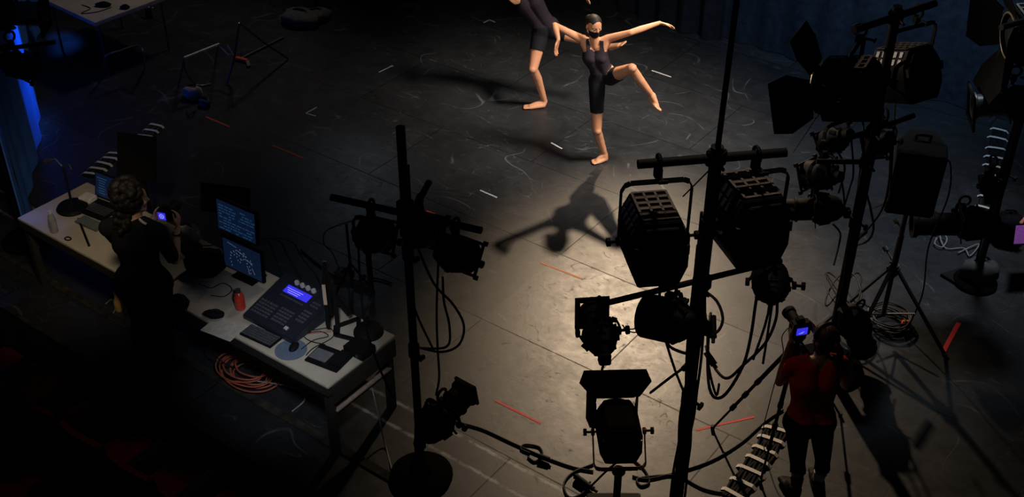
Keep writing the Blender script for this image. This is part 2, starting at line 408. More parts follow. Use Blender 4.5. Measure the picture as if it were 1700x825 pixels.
def barn_doors(root, T, r, y, spreads=(60, 60, 60, 60), ln=.26, wf=1.0, m=BLK):
    """top, bottom, left, right flaps; spread is the opening angle from the beam"""
    for k, (ang, sp) in enumerate(zip((90, 270, 180, 0), spreads)):
        a = R(ang); outv = Vector((math.cos(a), 0, math.sin(a))); side = Vector((-math.sin(a), 0, math.cos(a)))
        h = outv*r + Vector((0, y, 0)); d = (outv*math.sin(R(sp))+Vector((0, 1, 0))*math.cos(R(sp)))
        nn = d.cross(side)*.002; L_ = ln; f_ = wf if k == 0 else 1.0; w0 = r*.86*f_; w1 = r*1.32*f_
        poly = [h-side*w0, h+side*w0, h+side*w1+d*L_*.55, h+side*w1*.86+d*L_, h-side*w1*.86+d*L_, h-side*w1+d*L_*.55]
        n = 6; mb = MB(T); mb.add([p+nn for p in poly]+[p-nn for p in poly], [tuple(range(n)), tuple(range(2*n-1, n-1, -1))]+[(i, i+n, (i+1) % n+n, (i+1) % n) for i in range(n)])
        o = mb.build('barn_door', m, root, smooth=False)
        MB(T).cyl(h-side*w0*.8, h+side*w0*.8, .006, n=8).build('hinge', GREYM, o)
def fresnel(loc, pan, tilt, label, w=.36, h=.40, l=.38, hang=.50, barn=None, rim=None, yoke_m=BLK, wf=1.0, hm=None, group=None, down=False, tail=None, vent=True, ln=.26):
    root = thing('fresnel_light', label, 'stage light', loc, YAW+R(pan), group)
    T = rotx(R(tilt)); a, b = w/2, h/2
    poly = [(-a, -b*.45), (-a, b*.42), (-a*.62, b), (a*.62, b), (a, b*.42), (a, -b*.45), (a*.72, -b), (-a*.72, -b)]
    hs = MB(T).prism(poly, -l/2, l/2).build('housing', hm or BLK2, root, bev=.006)
    MB(T).prism([(x*.86, z*.86) for x, z in poly], -l/2-.03, -l/2+.002).box((0, -l/2-.035, -b*.45), (a*.5, .02, b*.3)).build('rear_plate', BLK, root, bev=.004)
    if vent:
        vp = MB(T); tw = a*1.20; tl = l*.84; nx, ny = 3, 5; t_ = .010     # slotted sheet: real gaps between bars
        for i in range(ny+1): vp.box((0, -tl/2+tl*i/ny, b+.010), (tw, tl/ny*.42 if 0 < i < ny else tl/ny*.30, .005))
        for i in range(nx+1): vp.box((-tw/2+tw*i/nx, 0, b+.010), (tw*.07, tl, .005))
        vp.build('vent_panel', VENT, root, smooth=False)
        for sx in (-1, 1):
            p0, p1 = Vector((sx*a, 0, b*.42)), Vector((sx*a*.62, 0, b)); dd = (p1-p0); nn = Vector((dd.z, 0, -dd.x)).normalized()
            if nn.x*sx < 0: nn = -nn
            cs = MB(T)
            for i in range(5): 
                y = -tl/2+tl*(i+.5)/5
                for f0, f1 in ((.12, .44), (.56, .88)):
                    q0, q1 = p0+dd*f0+nn*.004, p0+dd*f1+nn*.004
                    cs.bar(q0+Vector((0, y, 0)), q1+Vector((0, y, 0)), tl/5*.5, .006, nn)
            cs.build('side_vent', GREYM, root, smooth=False)
    rr = min(a, b)*.93
    MB(T).lathe([(rr*.9, l/2-.01), (rr*.97, l/2), (rr, l/2+.05), (rr*.93, l/2+.055), (rr*.9, l/2+.02)], 28).build('lens_ring', BLK, root)
    if rim: MB(T).rings([(rr*1.02*math.cos(2*math.pi*i/32), l/2+.05, rr*1.02*math.sin(2*math.pi*i/32)) for i in range(32)], [.008]*32, 8, True).build('front_rim', rim, root, label='pale front rim')
    MB(T).lathe([(.001, l/2+.055), (rr*.4, l/2+.05), (rr*.7, l/2+.038), (rr*.9, l/2+.015), (rr*.9, l/2+.005), (.001, l/2+.005)], 24).build('lens', GLASS, root)
    for sx in (-1, 1): MB(T).box((sx*(a-.02), -l/2-.02, b*.2), (.02, .03, .06)).build('latch', GREYM, root)
    yoke_part(root, a+.035, (hang-.12) if not down else hang, yoke_m, down, depth=(-.0 if not down else -.16), r=.012)
    knob(root, -(a+.04)); knob(root, a+.04)
    if not down: clamp_parts(root, hang)
    if barn: barn_doors(root, T, rr*1.04, l/2+.045, barn, ln, wf)
    if tail: cable_part(root, [T @ Vector((0, -l/2-.02, -b*.6))]+[Vector(p) for p in tail])
    return root
def par(loc, pan, tilt, label, r=.105, l=.26, hang=.34, group=None, tail=None, frame=True, rim=BLK):
    root = thing('par_can', label, 'stage light', loc, YAW+R(pan), group); T = rotx(R(tilt))
    can = MB(T).lathe([(.02, -l*.62), (r*.5, -l*.60), (r*.62, -l*.52), (r*.66, -l*.36), (r*.96, -l*.22), (r, -l*.1), (r, l*.4), (r*.95, l*.4), (r*.93, -l*.08), (r*.5, -l*.3)], 22)
    for k in range(8):
        q = 2*math.pi*k/8; c = Vector((math.cos(q), 0, math.sin(q))); can.bar(c*r*.70+Vector((0, -l*.36, 0)), c*r*1.0+Vector((0, -l*.2, 0)), .03, .008, c)
    can.build('can', BLK2, root)
    MB(T).lathe([(.03, -l*.80), (.045, -l*.78), (.05, -l*.60), (r*.52, -l*.56)], 14).build('rear_cap', BLK, root)
    MB(T).lathe([(.001, l*.30), (r*.9, l*.22), (r*.9, l*.20), (.001, l*.2)], 20).build('lamp_lens', GLASS, root)
    if frame:
        fm = MB(T); q = r*1.0
        for s in (-1, 1):
            fm.box((s*q*.93, l*.43, 0), (q*.16, .014, 2*q)); fm.box((0, l*.43, s*q*.93), (2*q, .014, q*.16))
            for t in (-1, 1): fm.bar((s*q*.86, l*.41, t*q*.5), (s*q*.5, l*.41, t*q*.86), .02, .012, (0, 1, 0)); fm.box((s*q, l*.45, t*q), (.03, .02, .03))
        fm.build('colour_frame', rim, root)
    yoke_part(root, r*1.22, hang-.11, r=.008); knob(root, r*1.25); clamp_parts(root, hang)
    if tail: cable_part(root, [T @ Vector((0, -l*.78, 0))]+[Vector(p) for p in tail])
    return root
def profile(loc, pan, tilt, label, l=.48, r=.075, hang=.34, group=None, tail=None, plate=True, down=False, big=1.0, m=None):
    root = thing('profile_spotlight', label, 'stage light', loc, YAW+R(pan), group); T = rotx(R(tilt))
    MB(T).lathe([(r*.9, -.02), (r, 0), (r, l*.28), (r*1.12, l*.29), (r*1.12, l*.33), (r, l*.34), (r, l*.52), (r*1.2, l*.54), (r*1.2, l*.60), (r*.9, l*.6), (r*.85, l*.3)], 22).build('lens_barrel', m or BLK2, root)
    hb = MB(T).lathe([(r*.3, -l*.52), (r*.75, -l*.50), (r*1.05, -l*.42), (r*1.35, -l*.22), (r*1.4, -l*.08), (r*1.2, 0), (r*.8, .01)], 22)
    for k in range(10):
        q = 2*math.pi*k/10; c = Vector((math.cos(q), 0, math.sin(q))); hb.bar(c*r*1.30+Vector((0, -l*.28, 0)), c*r*1.44+Vector((0, -l*.1, 0)), .012, .02, c)
    hb.build('lamp_housing', BLK2, root)
    MB(T).cyl((0, -l*.44, -.0), (0, -l*.62, -.05), .045, .035).box((0, -l*.60, -.045), (.07, .06, .07)).build('rear_cap', BLK, root, bev=.006)
    for k in range(4):
        q = R(45+90*k); c = Vector((math.cos(q), 0, math.sin(q))); MB(T).bar(c*r+Vector((0, -.01, 0)), c*(r*1.75)+Vector((0, -.01, 0)), .03, .006, (0, 1, 0)).build('shutter', BLK, root)
    MB(T).lathe([(.001, l*.57), (r*.8, l*.53), (r*.8, l*.51), (.001, l*.5)], 20).build('lens', GLASS, root)
    if plate:
        q = r*1.45*big; fm = MB(T)
        for s in (-1, 1): fm.box((s*q*.86, l*.62, 0), (q*.28, .02, 2*q)); fm.box((0, l*.62, s*q*.86), (2*q, .02, q*.28))
        fm.build('colour_frame', BLK, root)
    yoke_part(root, r*1.62, hang-.11 if not down else hang, r=.008, down=down); knob(root, r*1.62)
    if not down: clamp_parts(root, hang)
    if tail: cable_part(root, [T @ Vector((0, -l*.62, -.05))]+[Vector(p) for p in tail])
    return root

# -------- boom stands: pole, crossbars (parts), base
def boom(name, label, base, h, r, bars=(), base_r=.38, ext=None, collars=(), bundle=None, pm=BLK):
    root = thing(name, label, 'lighting stand', (base.x, base.y, 0))
    MB().lathe([(base_r, 0), (base_r, .03), (base_r*.9, .05), (.09, .065), (.07, .12), (r*1.3, .14), (r*1.3, .22), (r*.8, .23)], 28, 'Z').build('base_plate', MATTE, root)
    MB().cyl((0, 0, .06), (0, 0, h), r, n=18).build('pole', pm, root)
    if ext: MB().cyl((0, 0, h-.25), (ext[0], ext[1], ext[2]), ext[3], n=12).build('upper_pole', BLK, root)
    for z in collars: MB().cyl((0, 0, z-.05), (0, 0, z+.05), r*1.35, n=14).cyl((0, 0, z), (.09, -.03, z), .010).box((.1, -.033, z), (.02, .05, .03)).build('collar', BLK, root)
    for a, b, rr in bars:
        a, b = a-root.location, b-root.location
        o = MB().cyl(a, b, rr, n=16).build('crossbar', pm, root)
        m = Vector((0, 0, (a.z+b.z)/2)); MB().box(m, (.09, .09, .10)).cyl(m+Vector((.04, -.04, 0)), m+Vector((.1, -.10, .0)), .01).build('pipe_clamp', BLK, root, bev=.008)
    for k in range(bundle or 0):
        q = random.uniform(0, 6.28); pts = []
        z = .12
        while z < h*random.uniform(.62, .95):
            pts.append(((r+.012)*math.cos(q), (r+.012)*math.sin(q), z)); q += random.uniform(-.5, .5); z += .22
        MB().tube(pts, .009).build('taped_cable', CABLE, root)
    return root

# left boom
lb = at(700, 790)
zc = 2.40
LA, LB_ = at(548, 325, zc), at(797, 380, zc)
LM = Vector((lb.x, lb.y, zc)); off = LM-(LA+(LB_-LA)*.5); off.z = 0
LA += off*.6; LB_ += off*.6
LC, LD = at(712, 303, zc+.06), at(686, 352, zc+.06)
boom('boom_stand', 'black lighting boom left of centre with cross arms and three par cans', lb, 3.05, .030, [(LA, LB_, .024), (LC, LD, .022)], .24, collars=(1.25, 2.1), bundle=2)
def on(a, b, t): return a+(b-a)*t
G1 = 'par cans on the left boom'
def tailto(dx, dy, dz, n=4):
    return [(dx*(i+1)/n+.03*math.sin(i*2.1), dy*(i+1)/n, dz*((i+1)/n)**1.2) for i in range(n)]
p = on(LA, LB_, .27); par(p-Vector((0, 0, .24)), -22, -30, 'par can hanging left of the left boom pole', hang=.24, r=.118, l=.29, group=G1, tail=[(0, -.22, -.25), (.02, -.24, -.55), (.06, -.2, -.9), (.12, -.12, -1.3)])
p = on(LC, LD, .62); par(p-Vector((0, 0, .24)), -25, -30, 'par can on the rear arm just right of left boom pole', hang=.24, r=.118, l=.29, group=G1, tail=[(.0, -.22, -.25), (.08, -.25, -.5), (.18, -.22, -.8)])
p = on(LA, LB_, .83); par(p-Vector((0, 0, .24)), -32, -32, 'par can hanging at right end of the left boom crossbar', hang=.24, r=.118, l=.29, group=G1, tail=[(0, -.24, -.28), (0, -.25, -.6), (-.02, -.22, -.9), (-.1, -.16, -1.15)])
p = at(735, 690, .85); profile(p, -38, 10, 'profile spotlight low on the left boom pointing up to the right', l=.44, r=.095, hang=.20, big=.68, tail=[(-.05, -.3, -.3), (-.05, -.3, -.6), (.1, -.25, -.8)])
for pts, lab in (([(693, 410), (720, 470), (752, 505), (770, 540), (762, 572), (735, 584), (700, 578), (690, 572)], 'black cable swooping in a big loop right of the left boom'),
                 ([(735, 460), (737, 500), (746, 540), (742, 575), (700, 578)], 'shorter black cable hanging inside the big loop at the left boom')):
    tag(MB().tube([at(x, y, 1.9-1.1*i/len(pts)) for i, (x, y) in enumerate(pts)], .009).build('cable', CABLE), lab, 'cable')

# centre boom
cb = at(1112, 940); zc = 3.35
CA_, CB_ = at(1055, 276, zc), at(1302, 256, zc)
mid = on(CA_, CB_, .52); off = Vector((cb.x, cb.y, zc))-mid; CA_ += off*.8; CB_ += off*.8
zl = 2.50
CL, CR = at(1000, 487, zl), at(1300, 415, zl)
mid = on(CL, CR, .56); off = Vector((cb.x, cb.y, zl))-mid; CL += off*.8; CR += off*.8
boom('boom_stand', 'tall central black lighting boom with thin upper pole and two crossbars', cb, 3.42, .036, [(CA_, CB_, .026), (CL, CR, .018)], .42, ext=(.02, -.0, 4.6, .016), collars=(1.6, 2.9), bundle=7)
p = on(CA_, CB_, .14)
fresnel(p-Vector((0, 0, .50)), 8, -3, 'big fresnel under left end of the central crossbar, slotted top lit', w=.33, h=.42, l=.36, hang=.50, tail=[(.0, -.3, -.35), (.1, -.3, -.7), (.25, -.2, -1.1)])
p = on(CA_, CB_, .80)
fresnel(p-Vector((0, 0, .42)), 14, -4, 'big fresnel under right end of the central crossbar', w=.35, h=.44, l=.36, hang=.42, tail=[(.05, -.3, -.4), (.0, -.3, -.8)])
p = on(CL, CR, .01); profile(p-Vector((0, 0, .20)), 6, -8, 'small square-framed spotlight at left tip of the lower centre crossbar', l=.36, r=.075, hang=.20, big=.95, tail=[(0, -.1, -.3), (-.02, -.08, -.55), (.0, .0, -.8)])
p = on(CL, CR, .38); par(p-Vector((0, 0, .24)), 55, -12, 'round black par can under the big left fresnel', r=.135, l=.36, hang=.24, frame=False, tail=[(0, -.3, -.2), (.05, -.35, -.45), (.2, -.3, -.5)])
p = on(CL, CR, .96); par(p-Vector((0, 0, .16)), -8, -12, 'round par can below the big right fresnel', r=.115, l=.28, hang=.16, frame=False, tail=[(0, -.22, -.2), (.0, -.22, -.45)])
for pts, z0, z1, lab in (([(1290, 492), (1288, 530), (1270, 570), (1235, 605), (1205, 628), (1180, 600), (1172, 575)], 2.1, 1.4, 'black cable hanging in a deep loop from the lower right par can'),
        ([(1262, 462), (1255, 500), (1246, 560), (1232, 610), (1200, 658), (1178, 645), (1175, 560), (1180, 520)], 2.3, 1.6, 'long black cable looping lower between centre pole and right par can'),
        ([(1165, 480), (1190, 500), (1200, 530), (1188, 552), (1172, 530), (1170, 500)], 2.0, 1.9, 'tight black cable loop tied on the right of the centre pole'),
        ([(1106, 555), (1112, 575), (1140, 587), (1160, 585)], 2.0, 1.8, 'short black cable drooping from the round par into the centre pole'),
        ([(1150, 600), (1115, 625), (1080, 652)], 1.65, 1.1, 'straight black cable from the centre pole down to the barndoor light')):
    tag(MB().tube([at(x, y, z0+(z1-z0)*i/(len(pts)-1)) for i, (x, y) in enumerate(pts)], .010).build('cable', CABLE), lab, 'cable')
for (x, y, x2, y2, z, lab) in ((1184, 525, 1184, 560, 1.9, 'black cable connector hanging upright right of the centre pole'), (1172, 584, 1186, 606, 1.7, 'black cable connector tilted beside the centre pole'), (1135, 612, 1146, 602, 1.6, 'black cable connector on the left side of the centre pole')):
    a, b = at(x, y, z), at(x2, y2, z-.06)
    t = thing('cable_connector', lab, 'connector', a)
    MB().cyl((0, 0, 0), b-a, .020, .024, 12).build('shell', BLK, t); MB().cyl((b-a)*1.0, (b-a)*1.25, .012, n=10).build('strain_relief', CABLE, t)
a = at(1003, 525, 2.3)
tag(MB().tube([at(1034, 540, 2.28), at(1042, 549, 2.2), at(1058, 551, 2.2), at(1065, 536, 2.3), at(1052, 546, 2.22), at(1036, 545, 2.25)], .004).build('safety_cable', CABLE), 'thin safety wire dangling between the two lower centre lights', 'safety wire')
tag(MB().path([at(1178, 282, 3.3), at(1134, 326, 3.0)], .004).build('safety_wire', CABLE), 'thin straight wire from the central crossbar to big left fresnel', 'safety wire')

# barndoor light on the floor
fb = at(1020, 790, 0)
fp = at(1027, 716, .72)
fresnel(fp, 2, -8, 'black barndoor light on low floor stand with orange-lit yoke, below centre', w=.30, h=.32, l=.34, hang=.215, barn=(58, 40, 14, 14), wf=1.38, hm=MATTE, yoke_m=ORANGE_LIT, down=True, vent=False, ln=.20, tail=[(-.15, -.25, -.2), (-.25, -.2, -.45), (-.2, -.2, -.66)])
st = thing('floor_stand', 'squat black floor stand carrying the barndoor light', 'stand', (fp.x, fp.y, 0))
q = D(0, -.16)
MB().cyl((q.x, q.y, .05), (q.x, q.y, .49), .028).build('post', BLK, st)
MB().cyl((q.x, q.y, .475), (q.x, q.y, .495), .05).build('spigot', STEEL, st)
mb = MB(rotz(YAW)); mb.box((0, -.18, .03), (.40, .44, .06)); mb.build('base', BLK, st, bev=.01)
mb = MB(rotz(YAW)); mb.box((-.06, -.26, .14), (.20, .16, .16)).box((.14, -.22, .10), (.14, .14, .08)); mb.build('ballast_box', BLK2, st, bev=.012)
# cables around it on the floor
for pts, lab in (([(755, 700), (800, 712), (850, 735), (900, 757), (950, 775), (985, 782)], 'black cable running over the floor from the left boom to barndoor light'),
        ([(985, 770), (950, 785), (936, 805), (945, 825), (965, 820), (980, 800)], 'black cable loop on floor left of the barndoor light base'),
        ([(880, 752), (865, 745), (872, 738), (895, 742), (900, 756), (888, 766), (876, 758)], 'small knot of black cable on the floor line left of centre'),
        ([(1050, 790), (1075, 795), (1120, 785), (1180, 765), (1230, 735), (1270, 700), (1300, 680)], 'black cable curving along floor from barndoor light to the photographer'),
        ([(1050, 762), (1070, 780), (1078, 800), (1064, 806), (1058, 795), (1085, 790), (1125, 788)], 'thin black cable kinked on floor right of the barndoor light'),
        ([(1130, 790), (1170, 812), (1215, 815), (1250, 780), (1275, 720)], 'black cable on floor crossing behind the white taped bundle')):
    tag(MB().tube([at(x, y, .010) for x, y in pts], .008).build('cable', CABLE), lab, 'cable')
for (x, y, x2, y2, lab) in ((895, 757, 912, 763, 'black inline connector on the long floor cable'), (955, 790, 985, 812, 'black plug lying left of the barndoor light base')):
    a, b = at(x, y, .03), at(x2, y2, .03); t = thing('cable_connector', lab, 'connector', a)
    MB().cyl((0, 0, 0), b-a, .024, .02, 12).build('shell', BLK2, t); MB().cyl((b-a), (b-a)*1.2, .012, n=10).build('strain_relief', CABLE, t)

# right boom
rb = at(1372, 610); zc = 3.22
RA, RB = at(1400, 55, zc), at(1536, 10, zc)
off = Vector((rb.x, rb.y, zc))-on(RA, RB, .45); RA += off*.7; RB += off*.7
zl = 2.30
RC, RD = at(1340, 245, zl), at(1500, 190, zl)
off = Vector((rb.x, rb.y, zl))-on(RC, RD, .52); RC += off*.7; RD += off*.7
boom('boom_stand', 'black lighting boom right of centre behind the photographer, full of lights', rb, 3.3, .034, [(RA, RB, .026), (RC, RD, .020), (at(1355, 268, 2.04), Vector((rb.x, rb.y, 2.04)), .020)], .30, collars=(1.5, 2.75), bundle=8)
fresnel(at(1410, 148, 2.70), 62, -14, 'fresnel with open barn doors and pale rim on the right boom', w=.36, h=.40, l=.36, hang=.46, barn=(70, 55, 35, 62), rim=CHROME, ln=.30)
fresnel(at(1503, 122, 2.62), 28, -22, 'fresnel with lit top vents on the right side of the right boom', w=.36, h=.40, l=.36, hang=.50)
G2 = 'small lights on the right boom'
par(at(1386, 232, 2.02), 30, -40, 'small par can below the barndoor fresnel on the right boom', r=.10, l=.25, hang=.26, group=G2, tail=[(.05, -.2, -.2), (.1, -.15, -.4), (.12, -.1, -.7)])
par(at(1460, 238, 2.02), 10, -45, 'small par can right of the right boom pole', r=.10, l=.25, hang=.26, group=G2, tail=[(.03, -.2, -.2), (.02, -.2, -.5), (-.1, -.15, -.8)])
par(at(1361, 291, 1.78), 38, -22, 'par can with square plate midway up, left of the right boom pole', r=.115, l=.27, hang=.26, group=G2, tail=[(.1, -.2, -.2), (.2, -.1, -.4)])
profile(at(1350, 347, 1.50), 84, -6, 'profile spotlight aimed left, lowest on the right boom', l=.44, r=.09, hang=.26, plate=False, group=G2)
for pts, z0, z1, lab in (([(1432, 170), (1436, 300), (1445, 345), (1450, 380), (1440, 400), (1420, 408), (1405, 415)], 2.4, .9, 'black cable hanging right of the right boom pole with plug'),
        ([(1390, 250), (1402, 275), (1398, 300), (1392, 320)], 2.0, 1.5, 'black cable drooping under the small par on the right boom'),
        ([(1486, 170), (1480, 280), (1475, 330), (1450, 345)], 2.3, 1.2, 'long black cable hanging from the right fresnel of the right boom'),
        ([(1383, 372), (1394, 385), (1394, 400), (1384, 440)], 1.3, .9, 'short black cable below the lowest right boom spotlight')):
    tag(MB().tube([at(x, y, z0+(z1-z0)*i/(len(pts)-1)) for i, (x, y) in enumerate(pts)], .009).build('cable', CABLE), lab, 'cable')
for x, y, x2, y2, z, lab in ((1432, 282, 1436, 312, 1.6, 'black connector hanging beside the right boom pole'), (1414, 402, 1436, 384, .95, 'black plug on the cable at right boom waist height')):
    a, b = at(x, y, z), at(x2, y2, z-.02); t = thing('cable_connector', lab, 'connector', a)
    MB().cyl((0, 0, 0), b-a, .022, .026, 12).build('shell', BLK2, t); MB().cyl((b-a)*.3, (b-a)*.4, .028, n=12).build('ring', GREYM, t)
# cluster at the foot of the right boom
profile(at(1420, 545, .45), -60, -62, 'black spotlight hung low at the foot of the right boom', l=.52, r=.10, hang=.25, plate=False)
tag(MB().tube([at(1400+30*math.cos(k*.9), 480+28*math.sin(k*1.3), .55-.015*k) for k in range(22)], .008).build('cable', CABLE), 'tangle of black cable around the foot of the right boom', 'cable')

# speaker on tripod
tp = at(1459, 553)
t = thing('tripod_stand', 'black tripod stand under the tall black loudspeaker', 'tripod', (tp.x, tp.y, 0))
MB().cyl((0, 0, .20), (0, 0, 1.42), .022).cyl((0, 0, .62), (0, 0, 1.05), .028).build('pole', GREYM, t)
hz = .70
MB().cyl((0, 0, hz-.05), (0, 0, hz+.05), .045).box((0, 0, hz), (.10, .06, .05)).build('hub', GREYM, t)
MB().cyl((0, 0, hz+.06), (-.10, .05, hz+.12), .012).cyl((-.10, .05, hz+.12), (-.13, .065, hz+.14), .03).build('knob', STEEL, t)
MB().cyl((0, 0, 1.12), (-.06, .02, 1.14), .010).cyl((-.06, .02, 1.14), (-.09, .03, 1.15), .02).build('knob', STEEL, t)
for q, lab in ((at(1362, 541, .015), None), (at(1568, 588, .015), None), (at(1409, 590, .015), None)):
    q = q-t.location; k = 1.0
    lg = MB().bar(Vector((0, 0, hz))+Vector((q.x, q.y, 0)).normalized()*.04, q, .032, .020).build('leg', GREYM, t)
    MB().bar(Vector((q.x*.45, q.y*.45, hz*.45+.01)), (0, 0, .22), .016, .010).build('brace', GREYM, t)
    MB().cyl((q.x, q.y, -.012), (q.x, q.y, .03), .022).build('rubber_foot', CABLE, lg)
sp = thing('loudspeaker', 'tall black loudspeaker cabinet on tripod at right', 'loudspeaker', (tp.x, tp.y, 1.36), YAW+R(-14))
poly = [(-.19, -.16), (.19, -.16), (.19, .02), (.10, .20), (-.10, .20), (-.19, .02)]
MB(rotx(R(8))).slab(poly, 0, .62).build('cabinet', BLK, sp, bev=.015)
MB(rotx(R(8))).box((0, -.165, .31), (.34, .012, .56)).build('grille', BLK2, sp, bev=.004)
MB(rotx(R(8))).tube([(-.05, .06, .62), (-.05, .06, .66), (.05, .06, .66), (.05, .06, .62)], .012).build('handle', BLK, sp)
MB().cyl((0, 0, -.08), (0, 0, .02), .035).build('pole_socket', BLK, sp)
MB().tube([(.19, .05, .40), (.26, .08, .38), (.30, .04, .1), (.24, .02, -.4), (.28, .0, -.9), (.2, .05, -1.45)], .007).build('cable', CABLE, sp)

# cable coil with orange plug
cc = at(1474, 538, 0)
t = thing('cable_coil', 'black cable coil with orange plug at the tripod foot', 'cable', cc)
mb = MB()
for k in range(9):
    rr = .12+.02*random.random()*3.5; pts = [(rr*math.cos(a)*1.05+random.uniform(-.015, .015), rr*math.sin(a)+random.uniform(-.015, .015), .012+.011*k+random.uniform(0, .006)) for a in [6.283*i/12 for i in range(12)]]
    mb.tube(pts, .0075, closed=True, sub=4)
mb.tube([(.15, .05, .1), (.05, .02, .13), (-.05, .03, .13), (-.18, 0, .06)], .009)
mb.build('coil', mat('grey_black_cable', (.05, .05, .052), .45, 0, .5), t)
q = at(1504, 538, .05)-cc; MB(Matrix.Translation(q)@rotz(.4)).box((0, 0, 0), (.08, .06, .06)).build('plug', ORNG, t, bev=.008, label='orange plug')

# photographer tripod + camera
cam3 = at(1322, 576, 1.18)
t = thing('camera_tripod', 'black camera tripod with telescopic legs before the red-shirted photographer', 'tripod', (cam3.x, cam3.y, 0))
for a, b in ((at(1183, 711, .01), 'l'), (at(1262, 800, .01), 'l'), (at(1395, 690, .01), 'l')):
    q = a-t.location; top = Vector((q.x*.06, q.y*.06, 1.16))
    lg = MB().cyl(top, top+(q-top)*.40, .017).cyl(top+(q-top)*.38, top+(q-top)*.72, .013).cyl(top+(q-top)*.70, q, .009).build('leg', BLK, t)
    for f in (.40, .56, .72): MB().cyl(top+(q-top)*(f-.02), top+(q-top)*(f+.02), .021).build('leg_lock', BLK2, lg)
    MB().cyl(q+Vector((0, 0, -.008)), q+Vector((0, 0, .03)), .016).build('rubber_foot', CABLE, lg)
MB().cyl((0, 0, 1.10), (0, 0, 1.22), .035).cyl((0, 0, .85), (0, 0, 1.27), .014).build('centre_column', BLK, t)
MB().box((0, 0, 1.28), (.09, .09, .05)).cyl((0, 0, 1.27), D(.16, -.2, 1.10), .008).build('pan_head', BLK2, t, bev=.006)
ct = thing('camera', 'black camera with lit blue rear screen on the tripod', 'camera', (cam3.x, cam3.y, 1.305), YAW+R(14))
MB().box((0, 0, .055), (.145, .075, .11)).box((0, .01, .12), (.06, .06, .04)).build('body', BLK2, ct, bev=.01)
MB().cyl((0, .03, .055), (0, .16, .055), .040, .044, 18).cyl((0, .16, .055), (0, .19, .055), .05, .052, 18).build('lens', BLK, ct)
MB().box((0, -.041, .05), (.082, .006, .058)).build('rear_screen', LCD, ct, label='lit blue screen')
mb = MB(); 
for k in range(3): mb.box((-.012+.01*k, -.0452, .036+.006*k), (.03-.006*k, .001, .002))
mb.build('screen_text', LCDT, ct)
tag(MB().tube([at(1308, 545, 1.2), at(1298, 560, 1.0), at(1300, 590, .8), at(1285, 640, .5), at(1272, 690, .3), at(1262, 730, .02), at(1250, 760, .012)], .004).build('cable', CABLE), 'thin black wire hanging from the tripod camera', 'cable')

# white-taped cable runs
def taped_run(pts, label, nstripe, width=.20, n=7, sw=.035, group=None):
    t = thing('cable_run', label, 'cable run', pts[0], 0, group); b0 = pts[0]
    q = [p-b0 for p in spline(pts, 10)]
    mb = MB()
    for k in range(n):
        o = (k/(n-1)-.5)*width*.9; path = []
        for i, p in enumerate(q):
            d = (q[min(i+1, len(q)-1)]-q[max(i-1, 0)]); d.z = 0; d.normalize(); nn = Vector((-d.y, d.x, 0))
            path.append(p+nn*(o+.006*math.sin(i*.7+k*2)))
        mb.rings(path, [.010]*len(path), 6)
    mb.build('cable_bundle', CABLE, t)
    for k in range(nstripe):
        f = (k+.5)/nstripe*(len(q)-1); i = int(f); p = q[i].lerp(q[min(i+1, len(q)-1)], f-i)
        d = (q[min(i+1, len(q)-1)]-q[max(i-1, 0)]); d.z = 0; d.normalize(); nn = Vector((-d.y, d.x, 0))
        w = width*random.uniform(.92, 1.12)/2; s = sw/2; sk = random.uniform(-.012, .012); vs = []
        prof = [(-w-.03, -.010), (-w, .012), (0, .015), (w, .012), (w+.03, -.010)]
        for dz in (0, .002):
            for x, z in prof:
                for e_ in (-s, s): vs.append(p+nn*x+d*(e_+sk*x/w)+Vector((0, 0, z+dz)))
        fs = []
        for i2 in range(4):
            a = i2*2; fs += [(a, a+1, a+3, a+2), (a+10, a+12, a+13, a+11), (a, a+2, a+12, a+10), (a+1, a+11, a+13, a+3)]
        fs += [(0, 10, 11, 1), (8, 9, 19, 18)]
        MB().add(vs, fs).build('tape_strip', TAPE_W, t, smooth=False, label='white tape strip')
    return t
G3 = 'cable runs held down by white tape'
Z = .0125
taped_run([at(1292, 708, Z), at(1272, 745, Z), at(1245, 785, Z), at(1215, 828, Z)], 'white-taped cable bundle at bottom, left of the photographer', 7, .17, group=G3)
taped_run([at(1660, 212, Z), at(1652, 255, Z), at(1646, 300, Z), at(1634, 352, Z)], 'white-taped cable bundle running up behind the far right boom', 9, .15, group=G3)
taped_run([at(262, 206, Z), at(245, 222, Z), at(225, 240, Z)], 'shorter white-taped cable bundle farther from the left table', 4, .15, group=G3)
taped_run([at(194, 253, Z), at(172, 272, Z), at(148, 292, Z)], 'white-taped cable bundle just behind the left table laptop', 5, .15, group=G3)

# far right boom
fb2 = at(1618, 470)
t = boom('boom_stand', 'steel-grey lighting boom at far right edge with sandbag at its foot', fb2, 3.1, .028, [(at(1640, 40, 2.9)+Vector((.1, 0, 0)), at(1790, 10, 2.9), .024)], .20, collars=(1.2,), bundle=3, pm=GREYM)
fresnel(at(1722, 56, 2.55), 88, -6, 'fresnel at top right corner with wide open barn doors', w=.40, h=.42, l=.36, hang=.40, barn=(66, 62, 60, 60), rim=CHROME, ln=.36)
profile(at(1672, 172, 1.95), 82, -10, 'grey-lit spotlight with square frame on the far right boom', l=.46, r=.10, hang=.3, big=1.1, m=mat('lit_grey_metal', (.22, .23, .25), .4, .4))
profile(at(1592, 372, .95), 84, -4, 'long black spotlight aimed left, low on the far right boom', l=.66, r=.10, hang=.24, plate=False)
par(at(1639, 306, 1.20), 20, 60, 'small black lamp pointing up left of the far right pole', r=.07, l=.22, hang=.24, frame=False)
